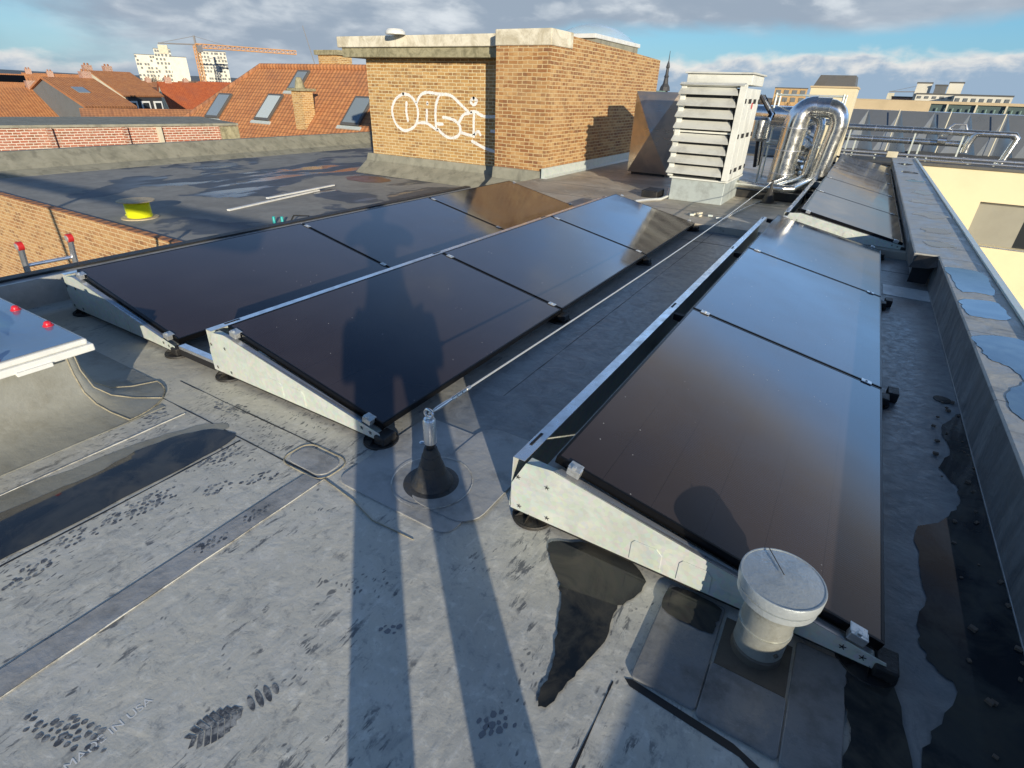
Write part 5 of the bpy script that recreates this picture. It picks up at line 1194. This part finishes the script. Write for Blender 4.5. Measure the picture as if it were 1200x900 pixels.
# ------------------------------------------------------------------ added unseen beam behind the photographer, placed to cast the left roof's shadow band
def back(p, z): # point at height z whose sun shadow falls on p
    k = (z-p[2])/math.tan(SUN_EL); return Vector((p[0]+math.sin(SUN_AZ)*k, p[1]-math.cos(SUN_AZ)*k, z))
q0, q1 = back((-14.4, 4.30, NZ), 1.6), back((-6.2, 4.72, NZ), 1.6)
gt = empty('added_shadow_beam', (q1.x, q1.y, 0), 0, 'added, unseen gantry beam behind the photographer', 'blocker')
dv = q1-q0; mid = (q0+q1)/2
par(MB().box(tuple(mid), (dv.length, .12, .14), math.atan2(dv.y, dv.x)).ob('beam', Mt['galv'], origin=(0,0,0)), gt)
par(MB().tube([(-5.1, -1.6, 0), (-5.1, -1.6, 1.6)], .04, 10).ob('post', Mt['galv'], origin=(0,0,0)), gt)

# ------------------------------------------------------------------ the photographer
def skin_mesh(name, verts, edges, radii, m, parent, root_i=0, sub=2):
    me = bpy.data.meshes.new(name); me.from_pydata([tuple(v) for v in verts], edges, []); o = bpy.data.objects.new(name, me); COL.objects.link(o)
    sk_ = o.modifiers.new('Skin', 'SKIN'); sk_.use_smooth_shade = True
    for i, r_ in enumerate(radii):
        sv = me.skin_vertices[0].data[i] if me.skin_vertices else None
        if sv: sv.radius = (r_, r_) if not isinstance(r_, tuple) else r_; sv.use_root = (i == root_i)
    if sub: o.modifiers.new('Sub', 'SUBSURF').levels = sub; o.modifiers[-1].render_levels = sub
    me.materials.append(m)
    bpy.context.view_layer.update()
    if not me.skin_vertices:
        bpy.context.view_layer.objects.active = o; bpy.ops.mesh.customdata_skin_add() 
        for i, r_ in enumerate(radii):
            sv = me.skin_vertices[0].data[i]; sv.radius = (r_, r_) if not isinstance(r_, tuple) else r_; sv.use_root = (i == root_i)
    ev = o.evaluated_get(bpy.context.evaluated_depsgraph_get()); nm = bpy.data.meshes.new_from_object(ev); o.modifiers.clear(); o.data = nm; nm.materials.clear(); nm.materials.append(m)
    nm.polygons.foreach_set('use_smooth', [True]*len(nm.polygons))
    o.parent = parent; return o
# person frame: origin on the roof between the feet, +y = the way the person faces
PYAW = R(40); PO = Vector((.26, -.18, 0))
man = empty('person', PO, PYAW, 'person in dark work clothes holding a phone up with both hands to take the photo', 'person')
man.scale = (1.08, 1.08, 1.08)
camL = man.matrix_basis.inverted() @ Vector((0, 0, CAM_H))
hx, hy, hz = camL.x, camL.y-.03, camL.z                    # phone position in the local frame
V = [(0,0,.92),(0,.0,1.08),(0,.0,1.25),(0,.01,1.36),(0,.02,1.44),(0,.035,1.50),(0,.05,1.565),(0,.055,1.64),
     (-.10,0,.86),(-.13,.02,.50),(-.15,-.01,.10),(-.155,.10,.045),(.10,0,.86),(.13,.02,.50),(.15,-.01,.10),(.155,.10,.045),
     (-.17,.0,1.37),(-.27,.12,1.27),(hx-.10,hy-.03,hz-.05),(.17,.0,1.37),(.27,.12,1.27),(hx+.10,hy-.03,hz-.05)]
Ed = [(0,1),(1,2),(2,3),(3,4),(4,5),(5,6),(6,7),(0,8),(8,9),(9,10),(10,11),(0,12),(12,13),(13,14),(14,15),(3,16),(16,17),(17,18),(3,19),(19,20),(20,21)]
Ra = [(.15,.11),(.11,.09),(.12,.10),(.11,.09),.055,.06,.088,.075,.09,.062,.045,.035,.09,.062,.045,.035,.065,.045,.028,.065,.045,.028]
body = skin_mesh('body', V, Ed, Ra, Mt['skin'], man, 0)
Vc = [(0,0,.86),(0,.0,1.08),(0,.0,1.25),(0,.01,1.37),(0,.015,1.42),(-.17,.0,1.37),(-.27,.12,1.27),(hx-.13,hy-.09,hz-.11),(.17,.0,1.37),(.27,.12,1.27),(hx+.13,hy-.09,hz-.11)]
jk = skin_mesh('jacket', Vc, [(0,1),(1,2),(2,3),(3,4),(3,5),(5,6),(6,7),(3,8),(8,9),(9,10)], [(.175,.13),(.118,.10),(.13,.11),(.125,.10),.07,.082,.066,.045,.082,.066,.045], Mt['cloth'], man, 0)
tr = skin_mesh('trousers', [(0,0,.90),(-.10,0,.84),(-.13,.02,.50),(-.15,-.01,.12),(.10,0,.84),(.13,.02,.50),(.15,-.01,.12)], [(0,1),(1,2),(2,3),(0,4),(4,5),(5,6)], [(.18,.13),.115,.088,.085,.115,.088,.085], Mt['trousers'], man, 0)
for s in (-1, 1):
    skin_mesh('boot', [(s*.15,-.03,.06),(s*.152,.06,.045),(s*.157,.15,.035)], [(0,1),(1,2)], [(.052,.058),(.05,.042),(.045,.032)], Mt['shoe'], man, 0)
    MB().box((s*.215, .0, .815), (.08, .16, .19)).ob('tool_pouch', Mt['cloth'], man, bevel=.02)
    # hand: palm and five separate fingers closing on the phone
    px_ = hx+s*.075
    hv = [(hx+s*.10, hy-.03, hz-.05), (px_+s*.012, hy-.022, hz-.012)]; he = [(0,1)]; hr = [.028,.026]
    for k in range(4):
        b_ = len(hv); zz = hz+.022-.019*k; ln = (.030,.034,.032,.026)[k]
        hv += [(px_+s*.010, hy-.012, zz), (px_+s*.002, hy+.014, zz+.002), (px_-s*ln*.55, hy+.020, zz+.003)]
        he += [(1, b_), (b_, b_+1), (b_+1, b_+2)]; hr += [.0095,.0085,.0075]
    b_ = len(hv); hv += [(px_+s*.002, hy-.030, hz-.010), (px_-s*.022, hy-.026, hz+.004)]; he += [(1, b_), (b_, b_+1)]; hr += [.011,.009]
    skin_mesh('hand', hv, he, hr, Mt['skin'], man, 0, 1)
MB().lathe((0,.045,1.555), [(.090,.0),(.103,.02),(.105,.06),(.095,.11),(.06,.145),(.01,.155)], 28).ob('hair', Mt['hair'], man, smooth=True)
MB().box((0, .148, 1.575), (.026, .035, .045)).ob('nose', Mt['skin'], man, bevel=.01)
for s in (-1, 1):
    MB().lathe((s*.034, .133, 1.60), [(.013,-.008),(.013,.008)], 12).ob('eye', Mt['white'], man)
    MB().box((s*.092, .04, 1.585), (.018, .035, .06)).ob('ear', Mt['skin'], man, bevel=.008)
MB().box((0, .136, 1.535), (.05, .012, .012)).ob('mouth', Mt['redp'], man, bevel=.004)
ph_ = empty('mobile_phone', (0, 0, CAM_H), PYAW, 'dark mobile phone held up sideways in both hands', 'phone')
MB().box((0, -.035, 0), (.155, .009, .075)).ob('case', Mt['phone'], ph_, bevel=.003)
MB().box((0, -.0405, 0), (.148, .0015, .069)).ob('screen', Mt['glass'], ph_)
